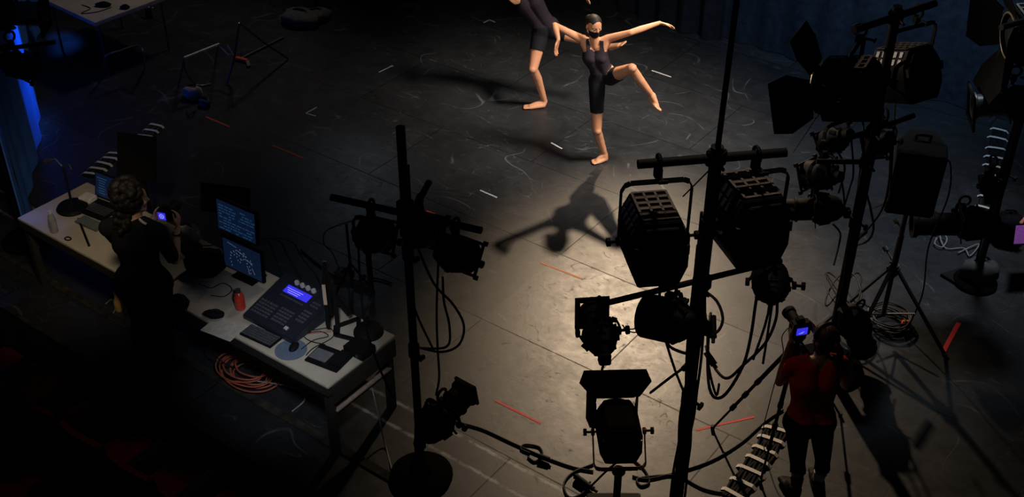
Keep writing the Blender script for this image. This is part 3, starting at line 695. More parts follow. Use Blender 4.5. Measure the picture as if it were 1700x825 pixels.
def bag(name, c, ax, label, m, cat, seed=0, rz=0.0):
    t = thing(name, label, cat, (c.x, c.y, 0), rz); rnd = random.Random(seed); mb = MB(); ph = [rnd.uniform(0, 6) for _ in range(6)]
    n, mm = 28, 16; vs = []; fs = []
    for i in range(mm+1):
        th = math.pi*i/mm
        for k in range(n):
            a = 2*math.pi*k/n
            f = 1+.06*math.sin(3*a+ph[0]+2*th)+.05*math.sin(5*a+ph[1])*math.sin(3*th+ph[2])+.03*math.sin(9*a+ph[3]+5*th)
            sx = abs(math.sin(th))**.75; z = math.cos(th)
            p = Vector((ax[0]*sx*math.cos(a)*f, ax[1]*sx*math.sin(a)*f, ax[2]*(math.copysign(abs(z)**.8, z)*f*.98)+ax[2]*.96)); p.z = max(p.z, 0.002); vs.append(p)
    for i in range(mm):
        for k in range(n): l = (k+1) % n; fs.append((i*n+k, (i+1)*n+k, (i+1)*n+l, i*n+l))
    mb.add(vs, fs).build('bag', m, t)
    MB().tube([(-ax[0]*.45, 0, ax[2]*1.75), (-ax[0]*.2, 0, ax[2]*2.12), (ax[0]*.2, .01, ax[2]*2.12), (ax[0]*.45, 0, ax[2]*1.75)], .012).build('strap', CABLE, t)
    return t
bag('sandbag', at(1622, 468), (.17, .13, .13), 'grey sandbag slumped at foot of the far right boom', SANDB, 'sandbag', 3, .5)
tag(MB().slab([at(1560, 458), at(1600, 446), at(1630, 470), at(1600, 482)], .001, .03).build('floor_plate', BLK, bev=.004), 'flat dark plate on floor left of the grey sandbag', 'plate')
tag(MB().tube([at(1555, 395, .02), at(1552, 405, .03), at(1565, 410, .03), at(1572, 395, .05), at(1560, 388, .05), at(1570, 412, .02), at(1600, 412, .02), at(1610, 425, .02), at(1625, 405, .03), at(1590, 420, .02)], .007).build('cable', GRCAB), 'pale grey loose cable under the long far right spotlight', 'cable')
tag(MB().slab([at(1686, 377, .45), at(1712, 376, .45), at(1740, 405, .45), at(1682, 408, .45)], .45, .47).build('card', PURP, bev=.002), 'bright purple card at the right edge of frame beside the dark bag', 'card')
tag(MB().bar(at(1694, 372, .3), at(1704, 360, .34), .03, .03).build('marker_block', ORNG, bev=.006), 'small orange block above the purple card', 'block')
bag('sandbag', at(1665, 400), (.16, .14, .17), 'dark bag hanging right of the far right pole', DARKC, 'sandbag', 9, .2)

# ------------------------------------------------------------------ tables (aligned with the stage edge)
TZ = .75
def table(x0, x1, y0, y1, label, shelf=False):
    t = thing('folding_table', label, 'table', ((x0+x1)/2, (y0+y1)/2, 0)); w, d = (x1-x0)/2, (y1-y0)/2
    MB().box((0, 0, TZ-.012), (2*w, 2*d, .024)).build('tabletop', WOOD, t, bev=.004)
    mb = MB()
    for s in (-1, 1): mb.box((0, s*(d-.012), TZ-.065), (2*w-.02, .022, .082)).box((s*(w-.012), 0, TZ-.065), (.022, 2*d-.06, .082))
    mb.build('apron', WOODE, t)
    for sx in (-1, 1):
        for sy in (-1, 1): MB().box((sx*(w-.05), sy*(d-.05), (TZ-.03)/2), (.062, .062, TZ-.03)).build('leg', WOODE, t, bev=.004)
        MB().box((sx*(w-.05), 0, .42), (.045, 2*d-.12, .05)).build('stretcher', WOODE, t)
    return t
XA, XM, XB, TY0, TY1 = -3.66, -1.78, .17, -3.32, -2.56
table(XA, XM-.03, TY0, TY1, 'wooden table at left edge carrying laptop, round-base stand and bottle')
con_table = table(XM, XB, TY0, TY1, 'wooden table in front carrying the lighting console and keyboard')
tag(MB().box((XB-.05, (TY0+TY1)/2, .452), (.10, .62, .012)).box((XB-.05, (TY0+TY1)/2, .462), (.03, .60, .008)).build('board', mat('pale_board', (.40, .30, .24), .7)), 'narrow pale board lying on the end stretcher of the console table', 'board')
MB().box((XB+.018-(XM+XB)/2, 0, TZ-.09), (.014, .70, .17)).build('end_panel', WOODE, con_table)
def yz(px, py, z): return at(px, py, z)

# lighting console
c0, c1, c2 = at(405, 527, .80), at(484, 566, .80), at(538, 500, .92)
cw, cd = (c1-c0).length, abs(c2.y-c1.y); cw = .56; cd = .50
con = thing('lighting_console', 'black lighting console with glowing blue display on the front table', 'lighting console', (c1.x-cw/2, c1.y+.01, TZ))
sl = math.atan2(.13, cd); prof = [(0, 0), (0, .045), (cd, .175), (cd, 0)]
n = 4; vs = [(-cw/2, y, z) for y, z in prof]+[(cw/2, y, z) for y, z in prof]
MB().add(vs, [(0, 1, 2, 3), (7, 6, 5, 4)]+[(i, i+4, (i+1) % 4+4, (i+1) % 4) for i in range(4)]).build('body', mat('console_blue_black', (.022, .026, .040), .35, .1, .5), con, bev=.008)
TT = Matrix.Translation((0, 0, .045)) @ rotx(sl)
Ls = cd/math.cos(sl)
MB(TT).box((-.02, Ls*.74, .003), (.26, .075, .006)).build('display', LCD, con, label='glowing blue display')
mb = MB(TT)
for i in range(3): mb.box((-.05, Ls*.76-.018*i, .0065), (.17-.03*i, .004, .001))
mb.build('display_text', LCDT, con)
for i in range(4): MB(TT).cyl((-.10+.062*i, Ls*.90, 0), (-.10+.062*i, Ls*.90, .022), .022, .019, 16).build('encoder_wheel', BRASS, con, label='round silver encoder wheel')
def keys(parent, T, x0, y0, nx, ny, dx, dy, s, name='key_block', m=KEYC, h=.008):
    mb = MB(T)
    for i in range(nx):
        for j in range(ny): mb.box((x0+dx*i, y0+dy*j, h/2), (s, s*.85, h))
    return mb.build(name, m, parent, smooth=False)
keys(con, TT, -.235, Ls*.14, 6, 5, .031, .031, .022); keys(con, TT, -.02, Ls*.16, 5, 5, .029, .031, .021)
keys(con, TT, .165, Ls*.34, 3, 4, .030, .033, .023); keys(con, TT, -.13, Ls*.60, 9, 1, .028, .03, .018); keys(con, TT, .17, Ls*.66, 3, 2, .030, .033, .02)
MB(TT).box((.15, Ls*.13, .006), (.03, .03, .012)).build('fader_button', BRASS, con, label='white button')
# monitors
def monitor(loc, rz, w, h, tilt, label, lines, m_back=BLK, stand=True, base_z=None):
    t = thing('monitor', label, 'monitor', loc, rz); T = Matrix.Translation((0, 0, 0)) @ rotx(R(tilt))
    MB(T).box((0, 0, h/2), (w, .035, h)).box((0, .03, h/2), (w*.6, .04, h*.6)).build('casing', BLK2, t, bev=.006)
    MB(T).box((0, -.019, h/2), (w-.036, .004, h-.040)).build('screen', SCR, t)
    rnd = random.Random(len(label)); mb = MB(T)
    if lines == 'rows':
        for k in range(9):
            x = -w*.42
            while x < w*.38:
                l_ = rnd.uniform(.015, .06)
                if rnd.random() < .75: mb.box((x+l_/2, -.0215, h*.12+h*.085*k), (l_, .001, h*.030))
                x += l_+.012
        mb.build('screen_lines', SCRT, t, smooth=False)
    elif lines == 'rig':
        for k in range(7):
            for j in range(rnd.randint(2, 5)):
                x = -w*.28+w*.08*k+rnd.uniform(-.01, .01); z = h*(.80-.07*abs(k-3)-.10*j)
                mb.bar((x, -.0215, z), (x+rnd.uniform(-.015, .02), -.0215, z-.012), .006, .001, (0, 1, 0))
        for (x0, z0, x1, z1) in ((-.34, .86, -.12, .80), (-.1, .72, .12, .62), (.06, .55, .26, .50), (.24, .35, .30, .18), (.14, .30, .16, .12)):
            mb.bar((x0*w, -.0215, z0*h), (x1*w, -.0215, z1*h), .004, .001, (0, 1, 0))
        mb.build('screen_lines', SCRW, t, smooth=False)
    elif lines == 'laptop':
        for k in range(6): mb.box((-w*.18, -.0215, h*.2+h*.09*k), (w*.36*rnd.uniform(.5, 1), .001, .006))
        mb.build('screen_lines', SCRT, t, smooth=False)
        MB(T).box((w*.22, -.0215, h*.62), (w*.30, .001, h*.36)).build('screen_block', SCRR, t, smooth=False)
    if stand:
        bz = TZ-loc[2]
        MB().box((0, .06, bz/2+.06), (.05, .03, -bz+.12)).cyl((0, .06, .10), (0, .01, .12), .03).build('stand_neck', BLK, t)
        MB().box((0, .04, bz+.010), (.24, .18, .02)).build('stand_base', BLK, t, bev=.005)
    return t
ym = -2.74
a, b, c = aty(358, 340, ym), aty(420, 374, ym), aty(372, 388, ym)
mw = .46; mh = .31; mx = at(404, 425, 1.05).x
m1 = aty(411, 490, ym); m2 = aty(404, 437, ym)
zl_ = aty(414, 474, ym).z
monitor((aty(408, 460, ym).x, ym, TZ+.05), R(2), mw, mh, -4, 'lower of two stacked dark blue monitors showing white rig lines', 'rig')
monitor((aty(394, 400, ym).x, ym+.02, TZ+.40), R(2), mw, mh, -6, 'upper of two stacked dark blue monitors showing blue text rows', 'rows', stand=False)
q = aty(404, 437, ym+.10)
st = thing('monitor_stand', 'black pole behind holding the upper stacked monitor', 'monitor stand', (aty(400, 430, ym).x+.05, ym+.075, TZ))
MB().cyl((0, 0, 0), (0, 0, .62), .018).build('pole', BLK, st); MB().box((0, 0, .01), (.16, .12, .02)).build('foot', BLK, st, bev=.003); MB().box((0, -.015, .48), (.10, .03, .10)).build('mount_plate', BLK, st)
# edge-on monitor at right end, facing left along the table
e0 = at(545, 545, .80)
mm = thing('monitor', 'monitor seen edge-on at right end of the console table, one edge lit', 'monitor', (e0.x, e0.y+.02, TZ+.17), R(312))
MB().box((0, 0, .20), (.30, .030, .42)).box((0, .025, .2), (.20, .03, .26)).build('casing', BLK2, mm, bev=.005)
MB().box((0, -.017, .2), (.27, .004, .38)).build('screen', SCR, mm)
MB().box((.1495, 0, .31), (.004, .026, .19)).box((-.1495, 0, .30), (.004, .026, .22)).build('lit_edge_strip', mat('lit_edge_paint', (.6, .45, .33), .5), mm, label='pale strip painting the lit edge')  # pale strips paint the light on the casing edges
MB().box((0, .06, .025), (.06, .03, .38)).bar((0, .05, .20), (0, .16, .0), .05, .03).build('stand_arm', BLK, mm)
mb = MB(); 
for s in (-1, 1): mb.bar((s*.05, .04, -.16), (s*.14, .22, -.16), .035, .018)
mb.bar((-.14, .22, -.16), (.14, .22, -.16), .035, .018); mb.bar((-.06, .04, -.16), (.06, .04, -.16), .035, .018); mb.build('stand_base', BLK, mm)
# keyboard, mouse, pad
def keyboard(px, py, rz, label, w=.30, d=.12, m=BLK2, km=KEYC):
    p = at(px, py, TZ+.01); t = thing('keyboard', label, 'keyboard', (p.x, p.y, TZ), rz)
    MB().box((0, 0, .011), (w, d, .020)).build('body', m, t, bev=.004)
    mb = MB()
    for i in range(14):
        for j in range(5): mb.box((-w*.44+w*.88*i/13, -d*.36+d*.72*j/4, .023), (w*.052, d*.14, .006))
    mb.build('keys', km, t, smooth=False); return t
keyboard(433, 558, R(4), 'black keyboard in front of the lighting console', .32, .14)
p = at(483, 581, TZ); t = thing('mouse_pad', 'round blue-grey mouse pad right of the black keyboard', 'mouse pad', (p.x, p.y, TZ))
MB().cyl((0, 0, 0), (0, 0, .004), .125, n=36).build('pad', PADB, t)
p = at(488, 575, TZ+.02); t = thing('computer_mouse', 'black mouse on the round blue-grey pad', 'mouse', (p.x, p.y, TZ+.004), R(20))
MB().ell((0, 0, .012), (.035, .06, .022)).build('shell', BLK2, t); MB().cyl((0, .028, .030), (0, .040, .028), .005).build('wheel', GREYM, t)
p = at(546, 596, TZ); t = thing('tablet_holder', 'black folded case holding a grey slate at the table front corner', 'tablet case', (p.x, p.y, TZ), R(8))
MB().box((0, 0, .010), (.30, .22, .02)).box((.10, .02, .03), (.10, .18, .022)).build('case', BLK2, t, bev=.005); MB().box((-.06, -.01, .0225), (.15, .12, .005)).build('slate', mat('grey_slate', (.16, .16, .18), .4), t, label='grey slate')
p = at(612, 552, TZ); t = thing('round_base', 'dark round-based stand at the back right corner of the console table', 'stand', (p.x, p.y, TZ))
MB().lathe([(.12, 0), (.12, .015), (.10, .045), (.05, .06), (.03, .07)], 28, 'Z').cyl((0, 0, .06), (0, 0, .16), .012).build('base', BLK, t)
p = at(600, 578, TZ); t = thing('black_box', 'black box at the right end of the console table', 'box', (p.x+.02, p.y-.04, TZ), R(0))
MB().box((0, 0, .035), (.20, .16, .07)).build('body', BLK2, t, bev=.008); MB().cyl((.05, -.082, .04), (.05, -.092, .04), .012).build('socket', GREYM, t)
# red bottle, papers, bags, cables
p = at(400, 512, TZ); t = thing('drink_bottle', 'clear bottle of red drink left of the lighting console', 'bottle', (p.x, p.y, TZ))
MB().lathe([(.036, 0), (.042, .01), (.042, .12), (.030, .155), (.018, .165), (.016, .17)], 20, 'Z').build('bottle', REDL, t); MB().cyl((0, 0, .165), (0, 0, .195), .020).build('cap', mat('dark_green_cap', (.02, .04, .03), .5), t)
for (px, py, rz, w, d, lab) in ((372, 545, 8, .30, .22, 'white paper sheet left of the black keyboard'), (320, 482, 25, .24, .30, 'grey paper sheet near the dark camera bag')):
    p = at(px, py, TZ); o = MB(Matrix.Translation((p.x, p.y, TZ+.0012))@rotz(R(rz))).box((0, 0, 0), (w, d, .001)).build('paper_sheet', PAPER if lab[0] != 'g' else mat('grey_paper', (.36, .34, .32), .8)); tag(o, lab, 'paper', 'papers on the console table')
def place_bag(px, py, ax, lab, m, seed, rz=0, name='bag', cat='bag'):
    p = at(px, py, TZ); t = bag(name, p, ax, lab, m, cat, seed, rz); t.location.z = TZ; return t
place_bag(313, 402, (.11, .09, .09), 'crumpled clear plastic bag at the right end of the left table', CLEAR, 11, .4, 'plastic_bag')
place_bag(318, 420, (.10, .08, .05), 'black pouch beside the crumpled plastic bag', DARKC, 12, .2, 'pouch', 'pouch')
place_bag(345, 452, (.17, .14, .10), 'black camera bag between the two tables', DARKC, 13, .7, 'camera_bag')
place_bag(365, 440, (.06, .06, .07), 'small shiny crumpled bag beside the stacked monitors', CLEAR, 14, .2, 'plastic_bag')
place_bag(300, 508, (.09, .06, .05), 'black pouch at the front edge left of the papers', DARKC, 15, .2, 'pouch', 'pouch')
place_bag(356, 525, (.09, .05, .025), 'flat black pouch at the front edge near the papers', DARKC, 18, .5, 'pouch', 'pouch')
def tcable(px, lab, r=.004, z=TZ+.005, m=CABLE): tag(MB().tube([at(x, y, z) for x, y in px], r).build('cable', m), lab, 'cable')
tcable([(500, 580), (520, 565), (545, 558), (530, 550), (505, 556), (515, 566), (540, 572)], 'loose black cable looped right of the mouse')
tcable([(495, 552), (520, 548), (548, 545), (552, 560), (520, 578), (508, 590)], 'black cable curling round the edge-on monitor foot')
tcable([(500, 556), (530, 552), (550, 551)], 'thin orange cable lying between console and edge-on monitor', .003, m=ORCAB)
tcable([(330, 470), (350, 478), (370, 470), (385, 480), (372, 492), (350, 490)], 'tangled black cable left of the red bottle')
tcable([(318, 400), (340, 408), (366, 404)], 'black cable lying by the plastic bag')
for k, (dx, lab) in enumerate(((0, 'first black cable hanging behind the stacked monitors'), (14, 'second black cable hanging behind the stacked monitors'), (28, 'third black cable hanging behind the stacked monitors'))):
    pts = [aty(430+dx, 395, -2.55), aty(446+dx*1.4, 402, -2.5), aty(458+dx*1.6, 430, -2.46), aty(470+dx*2.0, 460, -2.45)]
    q = pts[-1].copy(); q.z = .012; q.y += .1; mdl = (pts[-1]+q)/2; mdl.y += .05
    tag(MB().tube(pts+[mdl, q], .006).build('cable', CABLE), lab, 'cable')
tag(MB().tube([at(500, 415, .012), at(530, 440, .012), at(565, 462, .012), at(620, 462, .012), at(650, 470, .012)], .008).build('cable', CABLE), 'black cable on the floor behind the edge-on monitor', 'cable')

# left table things
p = at(180, 338, TZ); t = thing('laptop', 'open laptop with dim blue screen on the left table', 'laptop', (p.x, p.y+.02, TZ), R(6))
MB().box((0, -.14, .010), (.36, .25, .018)).build('base', BLK2, t, bev=.004); keys(t, Matrix.Translation((0, 0, .019)), -.14, -.20, 11, 5, .028, .024, .02, 'keys', KEYC, .003)
T = Matrix.Translation((0, 0, .018)) @ rotx(R(-14)); MB(T).box((0, 0, .125), (.37, .012, .25)).build('lid', BLK2, t, bev=.003); MB(T).box((0, -.007, .125), (.34, .003, .215)).build('screen', SCR, t)
mb = MB(T); rnd = random.Random(4)
for k in range(7): mb.box((-.09, -.0092, .05+.024*k), (.13*rnd.uniform(.5, 1), .001, .006))
mb.build('screen_lines', SCRT, t, smooth=False); MB(T).box((.08, -.0092, .14), (.12, .001, .09)).build('screen_block', SCRR, t, smooth=False)
p = at(146, 330, TZ+.03); t = thing('storage_drive', 'small white box left of the dim laptop', 'box', (p.x, p.y, TZ), R(10)); MB().box((0, 0, .03), (.13, .11, .06)).build('body', mat('white_box', (.75, .72, .68), .5), t, bev=.006); MB().box((0, -.056, .02), (.10, .003, .012)).build('slot', BLK, t)
p = at(121, 346, TZ); t = thing('microphone_stand', 'black stand with heavy round base on the left table', 'stand', (p.x, p.y, TZ))
MB().lathe([(.14, 0), (.145, .012), (.13, .035), (.05, .05), (.02, .06)], 32, 'Z').build('base', BLK2, t); MB().cyl((0, 0, .05), (-.04, .03, .42), .011).build('pole', BLK, t)
MB().path([(-.04, .03, .40), (-.12, .02, .47), (-.16, -.02, .46)], .009).path([(-.04, .03, .41), (.05, .04, .46), (.08, .03, .43)], .009).cyl((-.15, -.01, .465), (-.20, -.04, .45), .02).build('arm', GREYM, t)
p = at(91, 385, TZ); t = thing('water_bottle', 'clear plastic bottle standing on the left table', 'bottle', (p.x, p.y, TZ))
MB().lathe([(.030, 0), (.034, .01), (.033, .07), (.034, .13), (.026, .17), (.013, .19), (.013, .20)], 18, 'Z').build('bottle', CLEAR, t); MB().cyl((0, 0, .195), (0, 0, .22), .017).build('cap', BRASS, t)
keyboard(150, 371, R(4), 'grey keyboard in front of the dim laptop', .28, .12, mat('grey_board', (.10, .12, .13), .5), mat('grey_caps', (.16, .18, .19), .5))
p = at(113, 397, TZ); tag(MB(Matrix.Translation((p.x, p.y, TZ+.006))).rings([(.032*math.cos(a*.3927), .022*math.sin(a*.3927), 0) for a in range(16)], [.006]*16, 8, True).build('headset_ring', BLK2), 'small black ring near the front edge of the left table', 'ring')
tag(MB().bar(at(130, 363, TZ+.011), at(148, 408, TZ+.011), .02, .02).build('rod', BLK, bev=.003), 'dark rod lying across the left table beside the grey keyboard', 'rod')
p = at(70, 395, TZ)
t = thing('side_board', 'pale board leaning low at the left table end behind the standing technician', 'board', at(182, 440, .60)); MB().box((0, 0, 0), (.26, .18, .02)).build('panel', WOOD, t, bev=.003); MB().box((0, .05, -.30), (.04, .04, .58)).build('support', WOODE, t)
# dark panels on stands behind the tables
for (x0, y0, x1, y1, d_, lab) in ((330, 318, 418, 345, 9.0, 'flat black panel on a stand behind the stacked monitors'), (192, 232, 262, 290, 9.9, 'black hooded panel on a stand behind the technician head')):
    c = atd((x0+x1)/2, (y0+y1)/2, d_); lp = atd(x0, (y0+y1)/2, d_); rp = atd(x1, (y0+y1)/2, d_); w = (rp-lp).length
    h = .26 if x0 > 300 else .44
    t = thing('panel_stand', lab, 'panel stand', (c.x, c.y, 0), YAW-R(14))
    MB(Matrix.Translation((0, 0, c.z))@rotx(R(-20))).box((0, 0, 0), (w, .03, h)).box((0, .02, 0), (w*.5, .03, h*.5)).build('panel', BLK, t, bev=.006)
    MB().cyl((0, .04, .02), (0, .04, c.z), .016).build('post', BLK, t)
    mb = MB()
    for k in range(3): mb.bar((0, .04, .10), (.28*math.cos(2.09*k), .04+.28*math.sin(2.09*k), .008), .02, .014)
    mb.build('feet', BLK, t)
# microphone stand with white wand, floor boxes
mp_ = at(585, 480)
t = thing('microphone_stand', 'thin black stand holding a white wand behind the edge-on monitor', 'stand', (mp_.x, mp_.y, 0))
za = 1.0
h0 = at(575, 372, .78)-t.location
MB().cyl((0, 0, .02), (h0.x, h0.y, .78), .012).build('pole', BLK, t); MB().cyl(at(561, 374, .80)-t.location, at(600, 362, .82)-t.location, .010).build('wand', mat('white_wand', (.85, .85, .82), .5), t, label='white wand')
mb = MB()
for k in range(3): mb.bar((0, 0, .30), (.22*math.cos(2.09*k+.4), .22*math.sin(2.09*k+.4), .008), .014, .014)
mb.build('feet', BLK, t); MB().tube([at(561, 374, .80)-t.location, at(540, 385, .7)-t.location, at(538, 405, .5)-t.location, at(552, 420, .25)-t.location, at(565, 452, .02)-t.location], .005).build('cable', CABLE, t)
for px, py, lab in ((572, 458, 'small dark floor box left of the thin cable stand'), (603, 470, 'small grey floor box with a power strip on it')):
    p = at(px, py); t = thing('floor_box', lab, 'floor box', (p.x, p.y, 0), R(12)); MB().box((0, 0, .03), (.17, .11, .06)).build('case', GREYM if px > 590 else mat('dark_grey_box', (.05, .05, .055), .6), t, bev=.006); MB().box((0, 0, .065), (.03, .08, .012)).build('socket', BLK, t)
p = at(604, 468); t = thing('power_strip', 'upright black power strip leaning behind the right floor box', 'power strip', (p.x, p.y+.09, 0), R(10)); MB().box((0, 0, .17), (.05, .035, .34)).build('body', BLK, t, bev=.006)
for k in range(4): MB().cyl((0, -.018, .07+.07*k), (0, -.022, .07+.07*k), .014).build('socket', GREYM, t)
# cable coil under table
p = at(415, 622); t = thing('cable_coil', 'reddish orange cable coil on the floor under the console table', 'cable', (p.x, p.y, 0)); mb = MB(); rnd = random.Random(5)
for k in range(8):
    rr = .13+.10*rnd.random(); cx, cy = rnd.uniform(-.06, .06), rnd.uniform(-.05, .05); mb.tube([(cx+rr*math.cos(a)*1.25, cy+rr*math.sin(a)*.9, .012+.012*k+.02*rnd.random()) for a in [6.283*i/10 for i in range(10)]], .007, closed=True, sub=4)
mb.build('coil', ORCAB, t); MB().tube([(.1, -.1, .06), (.28, 0, .05), (.45, .1, .01), (.6, .05, .01), (.62, -.12, .01)], .006).build('loose_end', GRCAB, t)
tag(MB().tube([at(618, 645, .35), at(628, 690, .2), at(640, 740, .012), at(652, 785, .012)], .006).build('cable', GRCAB), 'grey cable hanging under the right end of the console table', 'cable')
for k, (pts, lab) in enumerate((([(352, 560), (350, 580), (368, 600), (392, 612)], 'thin dark cable hanging below the console table front'), ([(175, 505), (186, 497), (192, 510), (188, 520)], 'thin pale cable loop on the floor left of the technician'))):
    tag(MB().tube([at(x, y, .012 if k else .5-.16*i) for i, (x, y) in enumerate(pts)], .005).build('cable', CABLE if not k else GRCAB), lab, 'cable')
p = at(198, 515); t = thing('yellow_bottle', 'small amber bottle on the floor left of the technician', 'bottle', (p.x, p.y, 0)); MB().lathe([(.03, 0), (.034, .01), (.034, .10), (.016, .15), (.012, .19)], 16, 'Z').build('bottle', mat('amber', (.55, .36, .12), .3), t); MB().cyl((0, 0, .19), (0, 0, .21), .015).build('cap', BRASS, t)

# ------------------------------------------------------------------ theatre seats in front of the stage
def seat(label, m, group):
    t = thing('theatre_seat', label, 'seat', (0, 0, -.70), 0, group)
    MB().box((0, .02, .44), (.46, .44, .10)).build('seat', m, t, bev=.03)
    n = 10; vs = []; fs = []
    for j in range(7):
        for i in range(n+1):
            x = -.24+.48*i/n; z = .42+.52*j/6; 
            if j == 6: z += .05*math.cos(math.pi*(i/n-.5))
            y = -.25-.12*j/6-.05*math.cos(math.pi*(i/n-.5)); vs.append((x, y, z))
    k = len(vs); vs += [(x, y+.07, z) for x, y, z in vs]; w = n+1
    for j in range(6):
        for i in range(n): q = (j*w+i, j*w+i+1, (j+1)*w+i+1, (j+1)*w+i); fs += [q, tuple(a+k for a in q[::-1])]
    for i in range(n): fs += [(i+1, i, k+i, k+i+1), (6*w+i, 6*w+i+1, k+6*w+i+1, k+6*w+i)]
    for j in range(6): fs += [(j*w, (j+1)*w, k+(j+1)*w, k+j*w), ((j+1)*w+n, j*w+n, k+j*w+n, k+(j+1)*w+n)]
    MB().add(vs, fs).build('backrest', m, t, bev=.012)
    for s in (-1, 1):
        MB().box((s*.265, -.02, .62), (.05, .40, .04)).build('armrest', BLK, t, bev=.01); MB().box((s*.265, -.05, .30), (.04, .30, .60)).build('side_panel', DARKC, t, bev=.01)
    return t
def copy_tree(o):
    c = o.copy(); COL.objects.link(c)
    for ch in list(o.children):
        d = ch.copy(); COL.objects.link(d); d.parent = c
    return c
first = {}
for ri, (yy, mname, lab, dx) in enumerate(((-4.12, 'r', 'red theatre seat in the row nearest the stage edge', 0), (-4.95, 'r', 'red theatre seat in the second row from the stage edge', .28), (-5.78, 'b', 'blue-grey topped theatre seat in the rearmost visible row', 0))):
    for k in range(10 if ri < 2 else 8):
        x = -3.75+dx+.58*k
        if mname not in first: o = first[mname] = seat(lab, SEATR if mname == 'r' else SEATB, 'theatre seats row %d' % ri)
        else: o = copy_tree(first[mname])
        o.location = (x, yy, -.70); o['label'] = lab; o['group'] = ('seats nearest the stage edge', 'seats in the second row', 'seats in the rearmost visible row')[ri]

# ------------------------------------------------------------------ upper left corner
ba, bb_ = at(56, 425), at(62, 15)
bl = thing('scrim_panel', 'blue-lit cloth panel hanging at the left edge', 'cloth panel', (ba.x, ba.y, 0))
pleats((0, 0), (bb_-ba)[:2], 3.6, .02, .5).build('cloth', BLUED, bl)
lbm = at(52, 470)
boom('boom_stand', 'black cable-wrapped boom at the left edge before the blue cloth', at(48, 400), 3.0, .028, [(at(0, 82, 2.5), at(92, 70, 2.5), .018)], .25, collars=(1.4,), bundle=5)
profile(at(20, 22, 2.6), -86, -4, 'spotlight with bright metal rim at the top left corner', l=.42, r=.10, hang=.24, plate=True, m=STEEL)
par(at(28, 108, 2.2), -40, -35, 'dim par can hanging at the left edge below the thin arm', r=.11, hang=.26)
tag(MB().cyl(at(0, 44, 2.5), at(22, 46, 2.5), .02).cyl(at(22, 46, 2.5), at(26, 46, 2.5), .012).build('metal_rod', CHROME), 'short bright metal rod poking in at top left edge', 'rod')
q0, q1 = at(157, 38, TZ), at(235, 9, TZ)
t = thing('folding_table', 'distant pale table cut by the top edge at upper left', 'table', (q0.x, q0.y, 0))
MB().box((.55, .62, TZ-.025), (.55*2, 1.24, .05)).build('tabletop', WOOD, t, bev=.004)
t.rotation_euler = (0, 0, math.atan2((q1-q0).y, (q1-q0).x))
for sx, sy in ((.1, .1), (1.0, .1), (1.0, 1.1), (.1, 1.1)): MB().cyl((sx, sy, 0), (sx, sy, TZ-.04), .014).build('leg', GREYM, t)
for px, py, ax, lab, m in ((172, 10, (.10, .05, .022), 'dark lumpy thing on the distant upper left table', DARKC), (208, 14, (.06, .04, .02), 'black adapter on the distant upper left table', DARKC)):
    p = at(px, py, TZ); o = bag('pouch', p, ax, lab, m, 'pouch', px, .6); o.location.z = TZ
tag(MB().tube([at(136, 8, TZ+.006), at(150, 14, TZ+.006), at(135, 22, TZ+.006), at(160, 20, TZ+.006), at(185, 12, TZ+.006)], .005).build('cable', CABLE), 'thin black cable on the distant upper left table', 'cable')
def frame(pts, r, m, lab, name='tube_frame', cat='metal frame'):
    tag(MB().tube(pts, r, sub=8).build(name, m), lab, cat)
DIM = mat('dim_tube', (.13, .13, .13), .4, .6)
frame([at(175, 122, 0.02), at(174, 95, .42), at(200, 84, .45), at(228, 76, .45), at(238, 88, .42), at(240, 115, .02)], .013, DIM, 'bent metal chair frame left of the light bar')
frame([at(376, 138, .02), at(388, 100, .3), at(396, 46, .78), at(402, 42, .80), at(440, 72, .4), at(478, 97, .02)], .014, DIM, 'tall bent tube frame at upper left near the sandbags')
tag(MB().cyl(at(402, 96, .02), at(470, 62, .02), .014).build('pipe', DIM), 'dim pipe on the floor behind the tall bent tube frame', 'pipe')
frame([at(306, 97, .5), at(308, 118, .3), at(322, 138, .06), at(335, 142, .02), at(350, 139, .02)], .009, DIM, 'thin curved tube below the white light bar', 'curved_tube', 'tube')
tag(MB().bar(at(306, 96, .52), at(364, 73, .56), .03, .02).cyl(at(306, 96, .54), at(306, 98, .02), .008).cyl(at(362, 74, .54), at(362, 74, .02), .008).build('light_bar', mat('pale_bar', (.8, .8, .78), .4), bev=0), 'pale metal bar on thin legs at upper left', 'metal bar')
tag(MB().path([at(366, 78, .45), at(378, 90, .40), at(388, 91, .42), at(378, 76, .5)], .008).build('bent_wire', STEEL), 'bent bright wire at right end of the pale bar', 'wire')
p = at(400, 103); t = thing('clamp', 'small orange-handled clamp on the floor by the tube frame', 'clamp', (p.x, p.y, 0)); MB().bar((-.09, 0, .03), (.09, .03, .03), .05, .04).build('handle', ORNG, t, bev=.006); MB().bar((.09, .03, .03), (.2, -.05, .02), .04, .02).build('jaw', STEEL, t)
bag('sandbag', at(322, 163), (.12, .09, .08), 'cream cloth bundle with black cord on the dark left floor', CREAM, 'cloth bundle', 21, .4)
tag(MB().tube([at(314, 158, .16), at(320, 164, .19), at(328, 160, .17), at(324, 170, .10), at(316, 166, .16), at(330, 168, .08)], .008).build('cord', CABLE), 'black cord wrapped over the cream bundle', 'cord')
bag('cloth_bundle', at(341, 176), (.08, .06, .05), 'small blue cloth bundle right of the cream bundle', BLUEC, 'cloth bundle', 22, .1)
bag('sandbag', at(500, 40), (.26, .20, .10), 'grey sandbag at the foot of a distant stand, top left', SANDB, 'sandbag', 23, .2)
bag('sandbag', at(523, 34), (.22, .16, .08), 'grey sandbag lying to the right of another at top', SANDB, 'sandbag', 24, .9)
